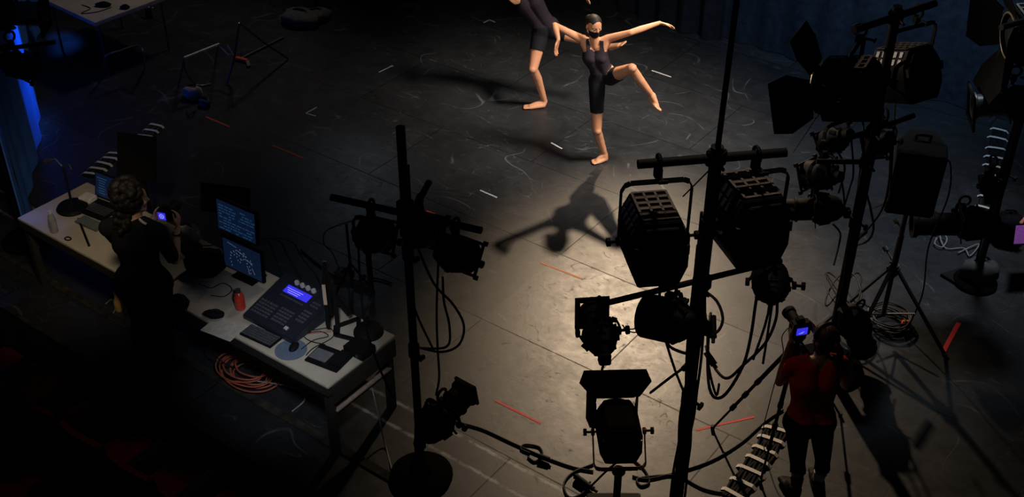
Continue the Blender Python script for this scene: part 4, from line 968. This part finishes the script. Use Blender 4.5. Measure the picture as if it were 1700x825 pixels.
p = at(495, 28); t = thing('stand', 'distant black stand rising from the two top sandbags', 'lighting stand', (p.x, p.y+.35, 0)); MB().cyl((0, 0, 0), (0, 0, 2.2), .024).build('pole', BLK, t); MB().cyl((0, 0, 0), (0, 0, .04), .2, .18, 20).build('base_plate', BLK, t)
mb = MB(); p = at(248, 30); t = thing('metal_fitting', 'tiny shiny fitting in the dark right of the distant table', 'fitting', (p.x, p.y, 0))
MB().cyl((0, 0, 0), (0, 0, .12), .05, .04).build('base', BLK2, t)
for k in range(3): MB().ell((-.05+.05*k, .02*k, .14), (.02, .02, .02)).build('knob', STEEL, t)

# ------------------------------------------------------------------ people
class Body:
    """a figure as overlapping tapered limbs, fused into one continuous skin"""
    def __init__(s): s.prims = []; s.mb = MB()
    def limb(s, name, a, b, ra, rb):
        a, b = Vector(a), Vector(b); s.mb.cap(a, b, ra, rb, 14, 5); s.prims.append((name, a, b, ra, rb))
    def ell(s, name, c, ax, rot):
        s.mb.ell(c, ax, rot, 18, 12); m = max(ax); i = ax.index(m); d = rot.col[i].to_3d()*(m-min(ax))
        r = sorted(ax)[1]; s.prims.append((name, Vector(c)-d*.6, Vector(c)+d*.6, r, r))
    def hand(s, tag_, wrist, d, palm, thumb, L=.18, curl=(25, 30), w=1.0):
        """d finger direction, palm = palm normal, thumb = side direction of the thumb"""
        d = Vector(d).normalized(); palm = Vector(palm); palm = (palm-d*palm.dot(d)).normalized(); sd = d.cross(palm)
        if sd.dot(Vector(thumb)) < 0: sd = -sd
        wrist = Vector(wrist); pl = L*.48; n_ = 'hand'+tag_
        for o in (-.026, -.009, .009, .026):
            s.limb(n_, wrist+d*.012+sd*o*.62, wrist+d*pl+sd*o*1.05, .0135*w, .0115*w)
        for o, fl, k in ((.029, .43, 0), (.010, .49, 1), (-.010, .46, 2), (-.029, .36, 3)):
            p = wrist+d*pl+sd*o*1.05; q = d; tot = L*fl
            for j, (f, c) in enumerate(((.46, curl[0]), (.31, curl[1]), (.23, curl[1]*.6))):
                q = Matrix.Rotation(R(c*(1+.12*k)), 3, q.cross(palm)) @ q if c else q
                e = p+(q+sd*o*.9).normalized()*tot*f; s.limb(n_, p, e, (.0092-.0008*j)*w, (.0086-.0009*j)*w); p = e
        p = wrist+d*.03+sd*.022; q = (d*.70+sd*.72+palm*.25).normalized(); e = p+q*.042; s.limb(n_, p, e, .0135*w, .011*w)
        e2 = e+(d*.9+sd*.30+palm*.25).normalized()*.032; s.limb(n_, e, e2, .0105*w, .009*w); s.limb(n_, e2, e2+(d+palm*.3).normalized()*.022, .009*w, .0075*w)
    def foot(s, tag_, ankle, heel, toe, up=(0, 0, 1)):
        ankle, heel, toe = Vector(ankle), Vector(heel), Vector(toe); f = (toe-heel).normalized(); up = Vector(up); up = (up-f*up.dot(f)).normalized(); sd = f.cross(up)
        n_ = 'foot'+tag_; L = (toe-heel).length; ball = heel+f*L*.68
        s.limb(n_, heel+f*.03+up*.008, ankle, .033, .036)
        for o in (-.022, 0, .022): s.limb(n_, heel+f*.05+sd*o*.5+up*.006, ball+sd*o*1.25, .027, .0205)
        s.limb(n_, ankle+f*.01, ball+up*.012, .038, .020)
        for k, o in enumerate((-.036, -.017, .001, .018, .034)):
            r = .0125-.0012*k if tag_ == 'L' else .0125-.0012*(4-k)
            s.limb(n_, ball+sd*o, ball+sd*o*1.1+f*(L*.30-.006*abs(k-1)), r+.003, r)
    def head(s, c, face, up, k=1.0):
        c = Vector(c); f = Vector(face).normalized(); u = Vector(up); u = (u-f*u.dot(f)).normalized(); x = f.cross(u)
        rot = Matrix((x, f, u)).transposed(); P = lambda a, b, e: c+rot @ (Vector((a, b, e))*k)
        s.hf = (c, rot, k)
        s.ell('head', P(0, -.008, .028), (.074*k, .094*k, .082*k), rot); s.ell('head', P(0, .018, -.035), (.060*k, .070*k, .078*k), rot)
        s.limb('head', P(0, .052, -.088), P(0, .058, -.092), .026*k, .020*k)                          # chin
        for a in (-1, 1):
            s.limb('head', P(a*.052, .0, -.055), P(a*.018, .058, -.088), .024*k, .022*k)                 # jaw
            s.limb('head', P(a*.040, .055, -.022), P(a*.052, .035, -.018), .022*k, .020*k)               # cheek
            s.limb('head', P(a*.014, .078, .022), P(a*.048, .058, .020), .011*k, .010*k)                 # brow
            s.ell('ear', P(a*.077, -.008, -.008), (.010*k, .019*k, .031*k), rot)
            s.limb('head', P(a*.010, .084, -.033), P(a*.010, .082, -.034), .008*k, .008*k)               # nostril
        s.limb('head', P(0, .080, .012), P(0, .098, -.028), .009*k, .0125*k)                             # nose
        s.limb('head', P(-.018, .076, -.058), P(.018, .076, -.058), .0085*k, .0085*k); s.limb('head', P(-.014, .075, -.068), P(.014, .075, -.068), .009*k, .009*k)
    def fuse(s, name, m, parent, vox=.0075, it=5):
        o = s.mb.build(name, m, parent, smooth=False)
        md = o.modifiers.new('fuse', 'REMESH'); md.mode = 'VOXEL'; md.voxel_size = vox; md.use_smooth_shade = True
        sm = o.modifiers.new('soften', 'SMOOTH'); sm.factor = .5; sm.iterations = it
        dg = bpy.context.evaluated_depsgraph_get(); me = bpy.data.meshes.new_from_object(o.evaluated_get(dg)); o.modifiers.clear(); o.data = me
        if not me.materials: me.materials.append(m)
        for p in me.polygons: p.use_smooth = True
        s.o = o; me.name = name
        n = len(me.vertices); co = np.empty(n*3); me.vertices.foreach_get('co', co); co = co.reshape(n, 3)
        best = np.full(n, 1e9); who = np.zeros(n, int); tt = np.zeros(n)
        for i, (nm, a, b, ra, rb) in enumerate(s.prims):
            A = np.array(a); Bv = np.array(b-a); t = np.clip(((co-A)@Bv)/max(Bv@Bv, 1e-9), 0, 1)
            d = np.linalg.norm(co-(A+t[:, None]*Bv), axis=1)-(ra+(rb-ra)*t); k = d < best; best[k] = d[k]; who[k] = i; tt[k] = t[k]
        s.co, s.who, s.tt = co, who, tt; s.names = np.array([p[0] for p in s.prims])[who]
        return o
    def garment(s, name, m, parent, pred, off=.006, label=None, smooth=3):
        """a cloth shell following the body where pred(names, t, co) holds"""
        me = s.o.data; mask = pred(s.names, s.tt, s.co); no = np.empty(len(s.co)*3); me.vertices.foreach_get('normal', no); no = no.reshape(-1, 3)
        faces = [tuple(p.vertices) for p in me.polygons if all(mask[v] for v in p.vertices)]
        use = sorted({v for f in faces for v in f}); ix = {v: i for i, v in enumerate(use)}
        vs = [Vector(s.co[v]+no[v]*off) for v in use]; k = len(vs)
        bm = bmesh.new(); bv = [bm.verts.new(v) for v in vs]
        for f in faces: bm.faces.new([bv[ix[v]] for v in f])
        for _ in range(smooth): bmesh.ops.smooth_vert(bm, verts=bm.verts, factor=.4, use_axis_x=True, use_axis_y=True, use_axis_z=True)
        me2 = bpy.data.meshes.new(name); bm.to_mesh(me2); bm.free()
        o = bpy.data.objects.new(name, me2); COL.objects.link(o); o.parent = parent; me2.materials.append(m)
        sd = o.modifiers.new('thickness', 'SOLIDIFY'); sd.thickness = off*.8; sd.offset = -1
        dg = bpy.context.evaluated_depsgraph_get(); nm = bpy.data.meshes.new_from_object(o.evaluated_get(dg)); o.modifiers.clear(); o.data = nm; nm.name = name
        for p in nm.polygons: p.use_smooth = True
        if label: o['label'] = label
        return o
    def eyes(s, parent):
        c, rot, k = s.hf
        for a in (-1, 1):
            p = c+rot @ (Vector((a*.031, .071, .002))*k); f = rot.col[1].to_3d()
            MB().ell(p, (.0105*k,)*3).build('eye', mat('eye_white', (.42, .38, .35), .4), parent); MB().ell(p+f*.006*k, (.0075*k,)*3).build('iris', mat('dark_iris', (.02, .012, .008), .2), parent)
    def local_head(s, co):
        c, rot, k = s.hf; return (co-np.array(c))@np.array(rot)/k
def isin(n, *w): return np.isin(n, w)
def torso(b, pelvis, chest, neck, hipL, hipR, shL, shR, fwd, k=1.0, bust=True):
    """fwd = direction the chest faces"""
    pelvis, chest, neck, hipL, hipR, shL, shR, fwd = [Vector(v) for v in (pelvis, chest, neck, hipL, hipR, shL, shR, fwd)]
    side = (shR-shL).normalized(); hs = (hipR-hipL).normalized()
    for a, h in ((-1, hipL), (1, hipR)): b.limb('pelvis', pelvis+hs*a*.045*k+Vector((0, 0, .03)), h, .092*k, .092*k)
    w = pelvis.lerp(chest, .48)
    for a in (-1, 1):
        b.limb('abdomen', pelvis+hs*a*.05*k, w+side*a*.045*k, .085*k, .075*k); b.limb('abdomen', w+side*a*.045*k, chest+side*a*.058*k, .075*k, .088*k)
        b.limb('chest', chest+side*a*.058*k, chest.lerp(neck, .55)+side*a*.075*k, .088*k, .062*k)
        if bust: b.limb('chest', chest+side*a*.062*k+fwd*.045*k, chest+side*a*.060*k+fwd*.050*k, .055*k, .048*k)
        b.limb('back', chest-fwd*.03*k+side*a*.06*k, chest.lerp(neck, .6)-fwd*.02*k+side*a*.07*k, .075*k, .055*k)
        b.limb('glute', pelvis-fwd*.05*k+hs*a*.06*k+Vector((0, 0, -.02)), pelvis-fwd*.055*k+hs*a*.06*k+Vector((0, 0, -.06)), .078*k, .072*k)
    for a, q in ((-1, shL), (1, shR)):
        b.limb('shoulder', neck-Vector((0, 0, .03)), q, .045*k, .050*k); b.limb('shoulder', chest.lerp(neck, .5)+side*a*.08*k, q, .060*k, .048*k)
def arm(b, tag_, sh, el, wr, k=1.0):
    sh, el, wr = Vector(sh), Vector(el), Vector(wr); m = sh.lerp(el, .45)
    b.limb('upper_arm'+tag_, sh, m, .047*k, .042*k); b.limb('upper_arm2'+tag_, m, el, .042*k, .034*k); f = el.lerp(wr, .35)
    b.limb('forearm'+tag_, el, f, .035*k, .037*k); b.limb('forearm2'+tag_, f, wr, .037*k, .023*k)
def leg(b, tag_, hip, kn, an, back, k=1.0):
    hip, kn, an, back = Vector(hip), Vector(kn), Vector(an), Vector(back); m = hip.lerp(kn, .4); c = kn.lerp(an, .32)+back*.018
    b.limb('thigh'+tag_, hip, m, .090*k, .078*k); b.limb('thigh2'+tag_, m, kn, .078*k, .054*k)
    b.limb('knee'+tag_, kn-back*.012, kn-back*.014, .050*k, .048*k)
    b.limb('calf'+tag_, kn, c, .049*k, .055*k); b.limb('shin'+tag_, c, an, .054*k, .034*k)

# ---- dancer in front
def dancer_front():
    r0 = at(997, 267); t = thing('person', 'dancer in black mask and dark tank top, one knee raised, arms spread', 'person', (r0.x, r0.y, 0))
    o = t.location; b = Body(); P = lambda x, y, d: atd(x, y, d)-o
    dB = 11.24
    sole = .030
    hipR, hipL = P(991, 133, dB), P(1013, 128, dB-.03); pel = (hipR+hipL)/2+Vector((0, 0, .04))
    chest = P(988, 95, dB-.02); neck = P(988, 68, dB)
    shR, shL = P(967, 66, dB+.02), P(1010, 64, dB-.02)     # image left, image right
    fwd = D(.30, -.92, -.1).normalized()
    torso(b, pel, chest, neck, hipR, hipL, shR, shL, fwd, .90)
    hc = P(986, 42, dB-.03)
    b.limb('neck', neck-Vector((0, 0, .05)), hc-Vector((0, 0, .05)), .052, .046)
    b.head(hc, D(.42, -.85, -.22), D(.05, -.1, 1), .97)
    el, wr = P(921, 42, dB-.05), P(927, 66, dB-.22)
    arm(b, 'R', shR, el, wr, .92); b.hand('R', wr, P(921, 88, dB-.26)-wr, D(.7, -.5, -.2), D(0, -1, .2), .175, (10, 14), .98)
    el, wr = P(1047, 54, dB-.12), P(1095, 38, dB-.05)
    arm(b, 'L', shL, el, wr, .92); b.hand('L', wr, P(1125, 45, dB-.05)-wr, D(.1, -.5, -.9), D(-.2, -.8, -.5), .175, (8, 14), .98)
    ank, heel, toe = P(1004, 256, 11.23), at(1009, 263, sole)-o, at(982, 270, sole*.6)-o
    kn = P(991, 216, 11.12); leg(b, 'R', hipR, kn, ank, -fwd, .92); b.foot('R', ank, heel, toe)
    kn = P(1049, 113, 10.90); ank = P(1082, 158, 11.06)
    leg(b, 'L', hipL, kn, ank, D(-.5, .6, -.3), .92); b.foot('L', ank, P(1078, 164, 11.09), P(1096, 184, 10.98), (ank-P(1078, 164, 11.09))+D(.1, 0, .0))
    b.fuse('body', SKIN, t)
    nz = np.array(neck); n2 = np.array(fwd)
    def tank(n, tt, co):
        m = isin(n, 'abdomen', 'chest', 'back') | isin(n, 'pelvis')&(co[:, 2] > pel.z+.02)
        rel = co-nz; d = np.array((shL-shR).normalized()); lat = np.abs(rel@d); front = rel@n2
        strap = isin(n, 'shoulder', 'chest', 'back') & (lat > .045) & (lat < .095)
        low = (rel[:, 2] < -.050-.55*np.maximum(0, .07-lat)*(front > 0))
        return (m & low & (lat < .150)) | (strap & (rel[:, 2] < .03)) & (lat < .095)
    b.garment('tank_top', SHIRT, t, tank, .006)
    def shorts(n, tt, co): return (isin(n, 'pelvis', 'glute') & (co[:, 2] < pel.z+.06)) | isin(n, 'thighR', 'thighL') | (isin(n, 'thigh2R') & (tt < .40)) | (isin(n, 'thigh2L') & (tt < .05)) | (isin(n, 'abdomen') & (co[:, 2] < pel.z+.05))
    b.garment('shorts', SHORT, t, shorts, .009)
    def hair(n, tt, co):
        q = b.local_head(co); return isin(n, 'head') & ((q[:, 2] > .055) | (q[:, 1] < .01)) & (q[:, 2] > -.03-.3*np.maximum(0, q[:, 1])) & (q[:, 1] < .062)
    h = b.garment('hair', HAIR, t, hair, .007)
    c, rot, k = b.hf; MB().ell(c+rot @ Vector((0, -.112, .01)), (.040, .032, .040), rot).build('hair_bun', HAIR, t)
    def mask(n, tt, co):
        q = b.local_head(co); return isin(n, 'head') & (q[:, 1] > .018) & (q[:, 2] < -.018+.06*(q[:, 1]-.06)) & (q[:, 2] > -.115)
    b.garment('face_mask', SHORT, t, mask, .006)
    for a in (-1, 1): MB().tube([c+rot @ (Vector((a*.058, .035, -.03))*k), c+rot @ (Vector((a*.074, .012, -.012))*k), c+rot @ (Vector((a*.084, -.02, .0))*k)], .0025).build('mask_strap', SHORT, t)
    b.eyes(t)
dancer_front()

def dancer_back():
    r0 = at(890, 178); t = thing('person', 'barefoot dancer in black cut off at the head by the top edge', 'person', (r0.x, r0.y, 0))
    o = t.location; b = Body(); P = lambda x, y, d: atd(x, y, d)-o
    dB = 12.50; fwd = D(-.35, -.93, -.05).normalized()
    hipR, hipL = P(897, 56, dB), P(917, 50, dB+.02); pel = (hipR+hipL)/2+Vector((0, 0, .04))
    chest = P(880, 6, dB-.02); neck = P(862, -26, dB)
    shR, shL = P(842, -20, dB), P(892, -32, dB)
    torso(b, pel, chest, neck, hipR, hipL, shR, shL, fwd, 1.02, False)
    hc = P(852, -58, dB-.03); b.limb('neck', neck-Vector((0, 0, .05)), hc-Vector((0, 0, .05)), .058, .054); b.head(hc, D(.3, -.9, -.2), D(-.2, 0, 1), 1.02)
    el, wr = P(818, -8, dB-.05), P(840, -10, dB-.20); arm(b, 'R', shR, el, wr, 1.0); b.hand('R', wr, P(858, 4, dB-.25)-wr, D(.1, .9, -.2), D(.2, -.6, .6), .19, (8, 12), 1.05)
    el, wr = P(932, -34, dB-.05), P(962, -14, dB-.10); arm(b, 'L', shL, el, wr, 1.0); b.hand('L', wr, P(982, 5, dB-.12)-wr, D(-.2, -.4, -.9), D(-.4, -.6, 0), .19, (6, 10), 1.05)
    ank = P(904, 168, 12.47); kn = P(885, 114, 12.30); heel, toe = at(906, 175, .030)-o, at(868, 178, .018)-o
    leg(b, 'R', hipR, kn, ank, -fwd, 1.0); b.foot('R', ank, heel, toe)
    kn = P(968, 66, 12.42); ank = P(1012, 78, 12.36); leg(b, 'L', hipL, kn, ank, D(0, .2, -1), .98); b.foot('L', ank, P(1012, 82, 12.38), P(1037, 72, 12.22), D(0, -.3, 1))
    b.fuse('body', SKIN, t)
    nz = np.array(neck); d = np.array((shL-shR).normalized())
    def top(n, tt, co):
        rel = co-nz; lat = np.abs(rel@d)
        return (isin(n, 'abdomen', 'back', 'chest') & (rel[:, 2] < -.03)) | (isin(n, 'pelvis') & (co[:, 2] > pel.z+.02)) | (isin(n, 'shoulder') & (lat > .05) & (lat < .15))
    b.garment('tank_top', SHIRT, t, top, .008)
    b.garment('shorts', SHORT, t, lambda n, tt, co: (isin(n, 'pelvis', 'glute') & (co[:, 2] < pel.z+.06)) | isin(n, 'thighR', 'thighL') | (isin(n, 'thigh2R') & (tt < .15)) | (isin(n, 'thigh2L') & (tt < .1)) | (isin(n, 'abdomen') & (co[:, 2] < pel.z+.06)), .010)
    b.garment('hair', HAIR, t, lambda n, tt, co: isin(n, 'head') & (b.local_head(co)[:, 2] > .03), .008); b.eyes(t)
dancer_back()

def photographer():
    r0 = at(1345, 815); t = thing('person', 'photographer in red T-shirt seen from behind, hands raised to the tripod camera', 'person', (r0.x, r0.y, 0))
    o = t.location; b = Body(); P = lambda x, y, d: atd(x, y, d)-o
    fwd = D(-.2, .97, 0).normalized()
    hipL, hipR = P(1324, 700, 6.40), P(1364, 700, 6.40); pel = (hipL+hipR)/2+Vector((0, 0, .05)); chest = P(1352, 632, 6.45); neck = P(1362, 594, 6.50)
    shL, shR = P(1318, 608, 6.50), P(1394, 604, 6.50)
    torso(b, pel, chest, neck, hipL, hipR, shL, shR, fwd, 1.12)
    hc = P(1370, 564, 6.55); b.limb('neck', neck-Vector((0, 0, .05)), hc-Vector((0, 0, .05)), .056, .052); b.head(hc, D(-.45, .85, -.15), D(0, 0, 1), 1.03)
    cpos = ct.location-o; cr = Matrix.Rotation(ct.rotation_euler.z, 3, 'Z')
    wl = cpos+cr @ Vector((-.095, -.075, .0)); wr_ = cpos+cr @ Vector((.100, -.085, .03))
    el = P(1294, 634, 6.62); arm(b, 'L', shL, el, wl, 1.0); b.hand('L', wl, cr @ Vector((.25, .9, .45)), cr @ Vector((.9, -.2, .1)), cr @ Vector((.2, -.2, 1)), .17, (22, 34))
    er = P(1404, 640, 6.75); arm(b, 'R', shR, er, wr_, 1.0); b.hand('R', wr_, cr @ Vector((-.2, .9, .40)), cr @ Vector((-.95, -.1, -.1)), cr @ Vector((-.3, -.3, .9)), .17, (22, 34))
    hl, hr = at(1322, 828, .03)-o, at(1358, 814, .03)-o; tl, tr = hl+fwd*.23, hr+D(.1, 1).normalized()*.23
    kl, kr = P(1324, 764, 6.44), P(1366, 762, 6.44)
    al, ar = hl+Vector((0, 0, .07))+fwd*.03, hr+Vector((0, 0, .07))+fwd*.03
    leg(b, 'L', hipL, kl, al, -fwd, .96); leg(b, 'R', hipR, kr, ar, -fwd, .96); b.foot('L', al, hl, tl); b.foot('R', ar, hr, tr)
    b.fuse('body', SKIN2, t)
    nz = np.array(neck)
    b.garment('t_shirt', REDT, t, lambda n, tt, co: (isin(n, 'abdomen', 'chest', 'back') | isin(n, 'shoulder')&(np.linalg.norm(co[:, :2]-nz[:2], axis=1) > .075) | isin(n, 'upper_armL', 'upper_armR') | isin(n, 'pelvis', 'glute')&(co[:, 2] > pel.z+.02)), .018, 'red T-shirt', 16)
    b.garment('trousers', DARKC, t, lambda n, tt, co: isin(n, 'pelvis', 'glute', 'thighL', 'thighR', 'thigh2L', 'thigh2R', 'kneeL', 'kneeR', 'calfL', 'calfR')&(co[:, 2] < pel.z+.08) | isin(n, 'abdomen') & (co[:, 2] < pel.z+.08), .009)
    b.garment('sock', WHITEC, t, lambda n, tt, co: isin(n, 'shinR') & (tt > .3), .006, label='white sock')
    b.garment('sock', DARKC, t, lambda n, tt, co: isin(n, 'shinL') & (tt > .3), .006)
    b.garment('shoe', BLK2, t, lambda n, tt, co: isin(n, 'footL'), .010); b.garment('shoe', BLK2, t, lambda n, tt, co: isin(n, 'footR'), .010)
    b.garment('hair', HAIRR, t, lambda n, tt, co: isin(n, 'head') & ((b.local_head(co)[:, 1] < .02) | (b.local_head(co)[:, 2] > .065)) & (b.local_head(co)[:, 2] > -.07), .014)
    c, rot, k = b.hf; MB().tube([c+rot @ Vector(v) for v in ((0, -.10, .02), (0, -.14, -.0), (.01, -.145, -.06), (.0, -.12, -.14))], .026, 10).build('ponytail', HAIRR, t)
    MB().tube([c+rot @ Vector((.096*math.cos(a), -.004+.004, .045+.085*math.sin(a))) for a in [math.pi*i/10 for i in range(11)]], .010).build('headband', BLK, t); b.eyes(t)
photographer()

def technician():
    r0 = at(257, 612); t = thing('person', 'dark-clothed technician with big dark hair standing at the left table', 'person', (r0.x, r0.y, 0))
    o = t.location; b = Body(); P = lambda x, y, d: atd(x, y, d)-o
    d0 = math.hypot(0, (Matrix.Rotation(-YAW, 3, 'Z') @ (r0-W(0, 0))).y); fwd = D(.5, .86, 0).normalized()
    hipL, hipR = P(216, 462, d0+.02), P(262, 470, d0-.02); pel = (hipL+hipR)/2+Vector((0, 0, .05)); chest = P(226, 402, d0+.05); neck = P(222, 362, d0+.08)
    shL, shR = P(180, 378, d0+.12), P(262, 386, d0)
    torso(b, pel, chest, neck, hipL, hipR, shL, shR, fwd, 1.16)
    hc = P(224, 330, d0+.13); b.limb('neck', neck-Vector((0, 0, .05)), hc-Vector((0, 0, .05)), .056, .052); b.head(hc, D(.86, .48, -.12), D(0, 0, 1), 1.04)
    cpos = P(277, 355, d0+.28)
    t2 = thing('camera', 'camera held up by the technician, its small screen glowing blue-violet', 'camera', cpos+o+Vector((0, 0, -.05)), YAW+R(-18))
    MB().box((0, 0, .05), (.14, .07, .10)).box((0, .0, .11), (.06, .05, .035)).build('body', BLK2, t2, bev=.01); MB().cyl((0, .03, .05), (0, .15, .05), .04, .043, 18).build('lens', BLK, t2)
    MB().box((-.025, -.037, .045), (.066, .004, .066)).build('rear_screen', LCD, t2, label='glowing blue-violet screen')
    mb = MB()
    for k in range(9): q = 2*math.pi*k/9; mb.box((-.025+.018*math.cos(q), -.0396, .045+.018*math.sin(q)), (.008, .001, .008))
    mb.box((-.025, -.0396, .045), (.010, .001, .010)); mb.build('screen_text', LCDT, t2)
    cp = t2.location-o; cr = Matrix.Rotation(t2.rotation_euler.z, 3, 'Z')
    wr_ = cp+cr @ Vector((.115, -.055, -.03)); wl = cp+cr @ Vector((-.10, -.07, .0))
    er = P(290, 432, d0+.02); arm(b, 'R', shR, er, wr_, 1.05); b.hand('R', wr_, cr @ Vector((-.12, .65, .85)), cr @ Vector((-.95, -.1, .1)), cr @ Vector((-.2, -.6, .6)), .18, (22, 34))
    el = P(205, 410, d0+.35); arm(b, 'L', shL, el, wl, 1.05); b.hand('L', wl, cr @ Vector((.2, .9, .35)), cr @ Vector((.95, -.1, .2)), cr @ Vector((.1, -.2, 1)), .18, (22, 34))
    hl, hr = at(238, 610, .03)-o, at(272, 622, .03)-o; tl, tr = hl+fwd*.24, hr+fwd*.24
    al, ar = hl+Vector((0, 0, .07))+fwd*.03, hr+Vector((0, 0, .07))+fwd*.03
    kl, kr = hipL.lerp(al, .5)+fwd*.03, hipR.lerp(ar, .5)+fwd*.03
    leg(b, 'L', hipL, kl, al, -fwd, 1.14); leg(b, 'R', hipR, kr, ar, -fwd, 1.14); b.foot('L', al, hl, tl); b.foot('R', ar, hr, tr)
    b.fuse('body', SKIND, t)
    b.garment('jumper', DARKC, t, lambda n, tt, co: isin(n, 'abdomen', 'chest', 'back', 'shoulder', 'upper_armL', 'upper_armR', 'upper_arm2L', 'upper_arm2R') | isin(n, 'pelvis', 'glute')&(co[:, 2] > pel.z-.12), .022, None, 12)
    b.garment('trousers', DARKC, t, lambda n, tt, co: isin(n, 'pelvis', 'glute', 'thighL', 'thighR', 'thigh2L', 'thigh2R', 'kneeL', 'kneeR', 'calfL', 'calfR', 'shinL', 'shinR')&(co[:, 2] < pel.z+.05), .015)
    b.garment('shoe', BLK2, t, lambda n, tt, co: isin(n, 'footL'), .010); b.garment('shoe', BLK2, t, lambda n, tt, co: isin(n, 'footR'), .010)
    c, rot, k = b.hf; hb = Body()
    rnd = random.Random(2)
    for i in range(190):
        a, e = rnd.uniform(0, 6.283), rnd.uniform(-.9, 1.3)
        v = Vector((.095*math.cos(a)*math.cos(e), -.035+.10*math.sin(a)*math.cos(e), .03+.105*math.sin(e)))
        if v.y > .045 and v.z < .085: continue
        p = c+rot @ (v*1.22+Vector((0, -.02, .02))); hb.mb.ell(p, (rnd.uniform(.020, .032),)*3, None, 10, 6)
    for i in range(40): hb.mb.ell(c+rot @ Vector((rnd.uniform(-.11, .11), rnd.uniform(-.17, -.05), rnd.uniform(-.24, -.08))), (.028, .028, .032), None, 10, 6)
    hb.prims.append(('h', c, c+Vector((0, 0, .01)), .1, .1)); hb.mb.ell(c+rot @ Vector((0, -.03, .03)), (.085, .10, .10), rot); hb.mb.ell(c+rot @ Vector((0, -.10, -.10)), (.08, .06, .11), rot); hb.fuse('hair', HAIR, t, .008, 1); b.eyes(t)
    MB().tube([P(232, 364, d0), P(237, 369, d0-.05), P(243, 372, d0-.06)], .010).build('collar', WHITEC, t, label='pale collar edge')
    MB().rings([wr_.lerp(er, .16)+Vector((.034*math.cos(a*.5236), .034*math.sin(a*.5236), 0)) for a in range(12)], [.008]*12, 6, True).build('wristband', BLK, t)
technician()
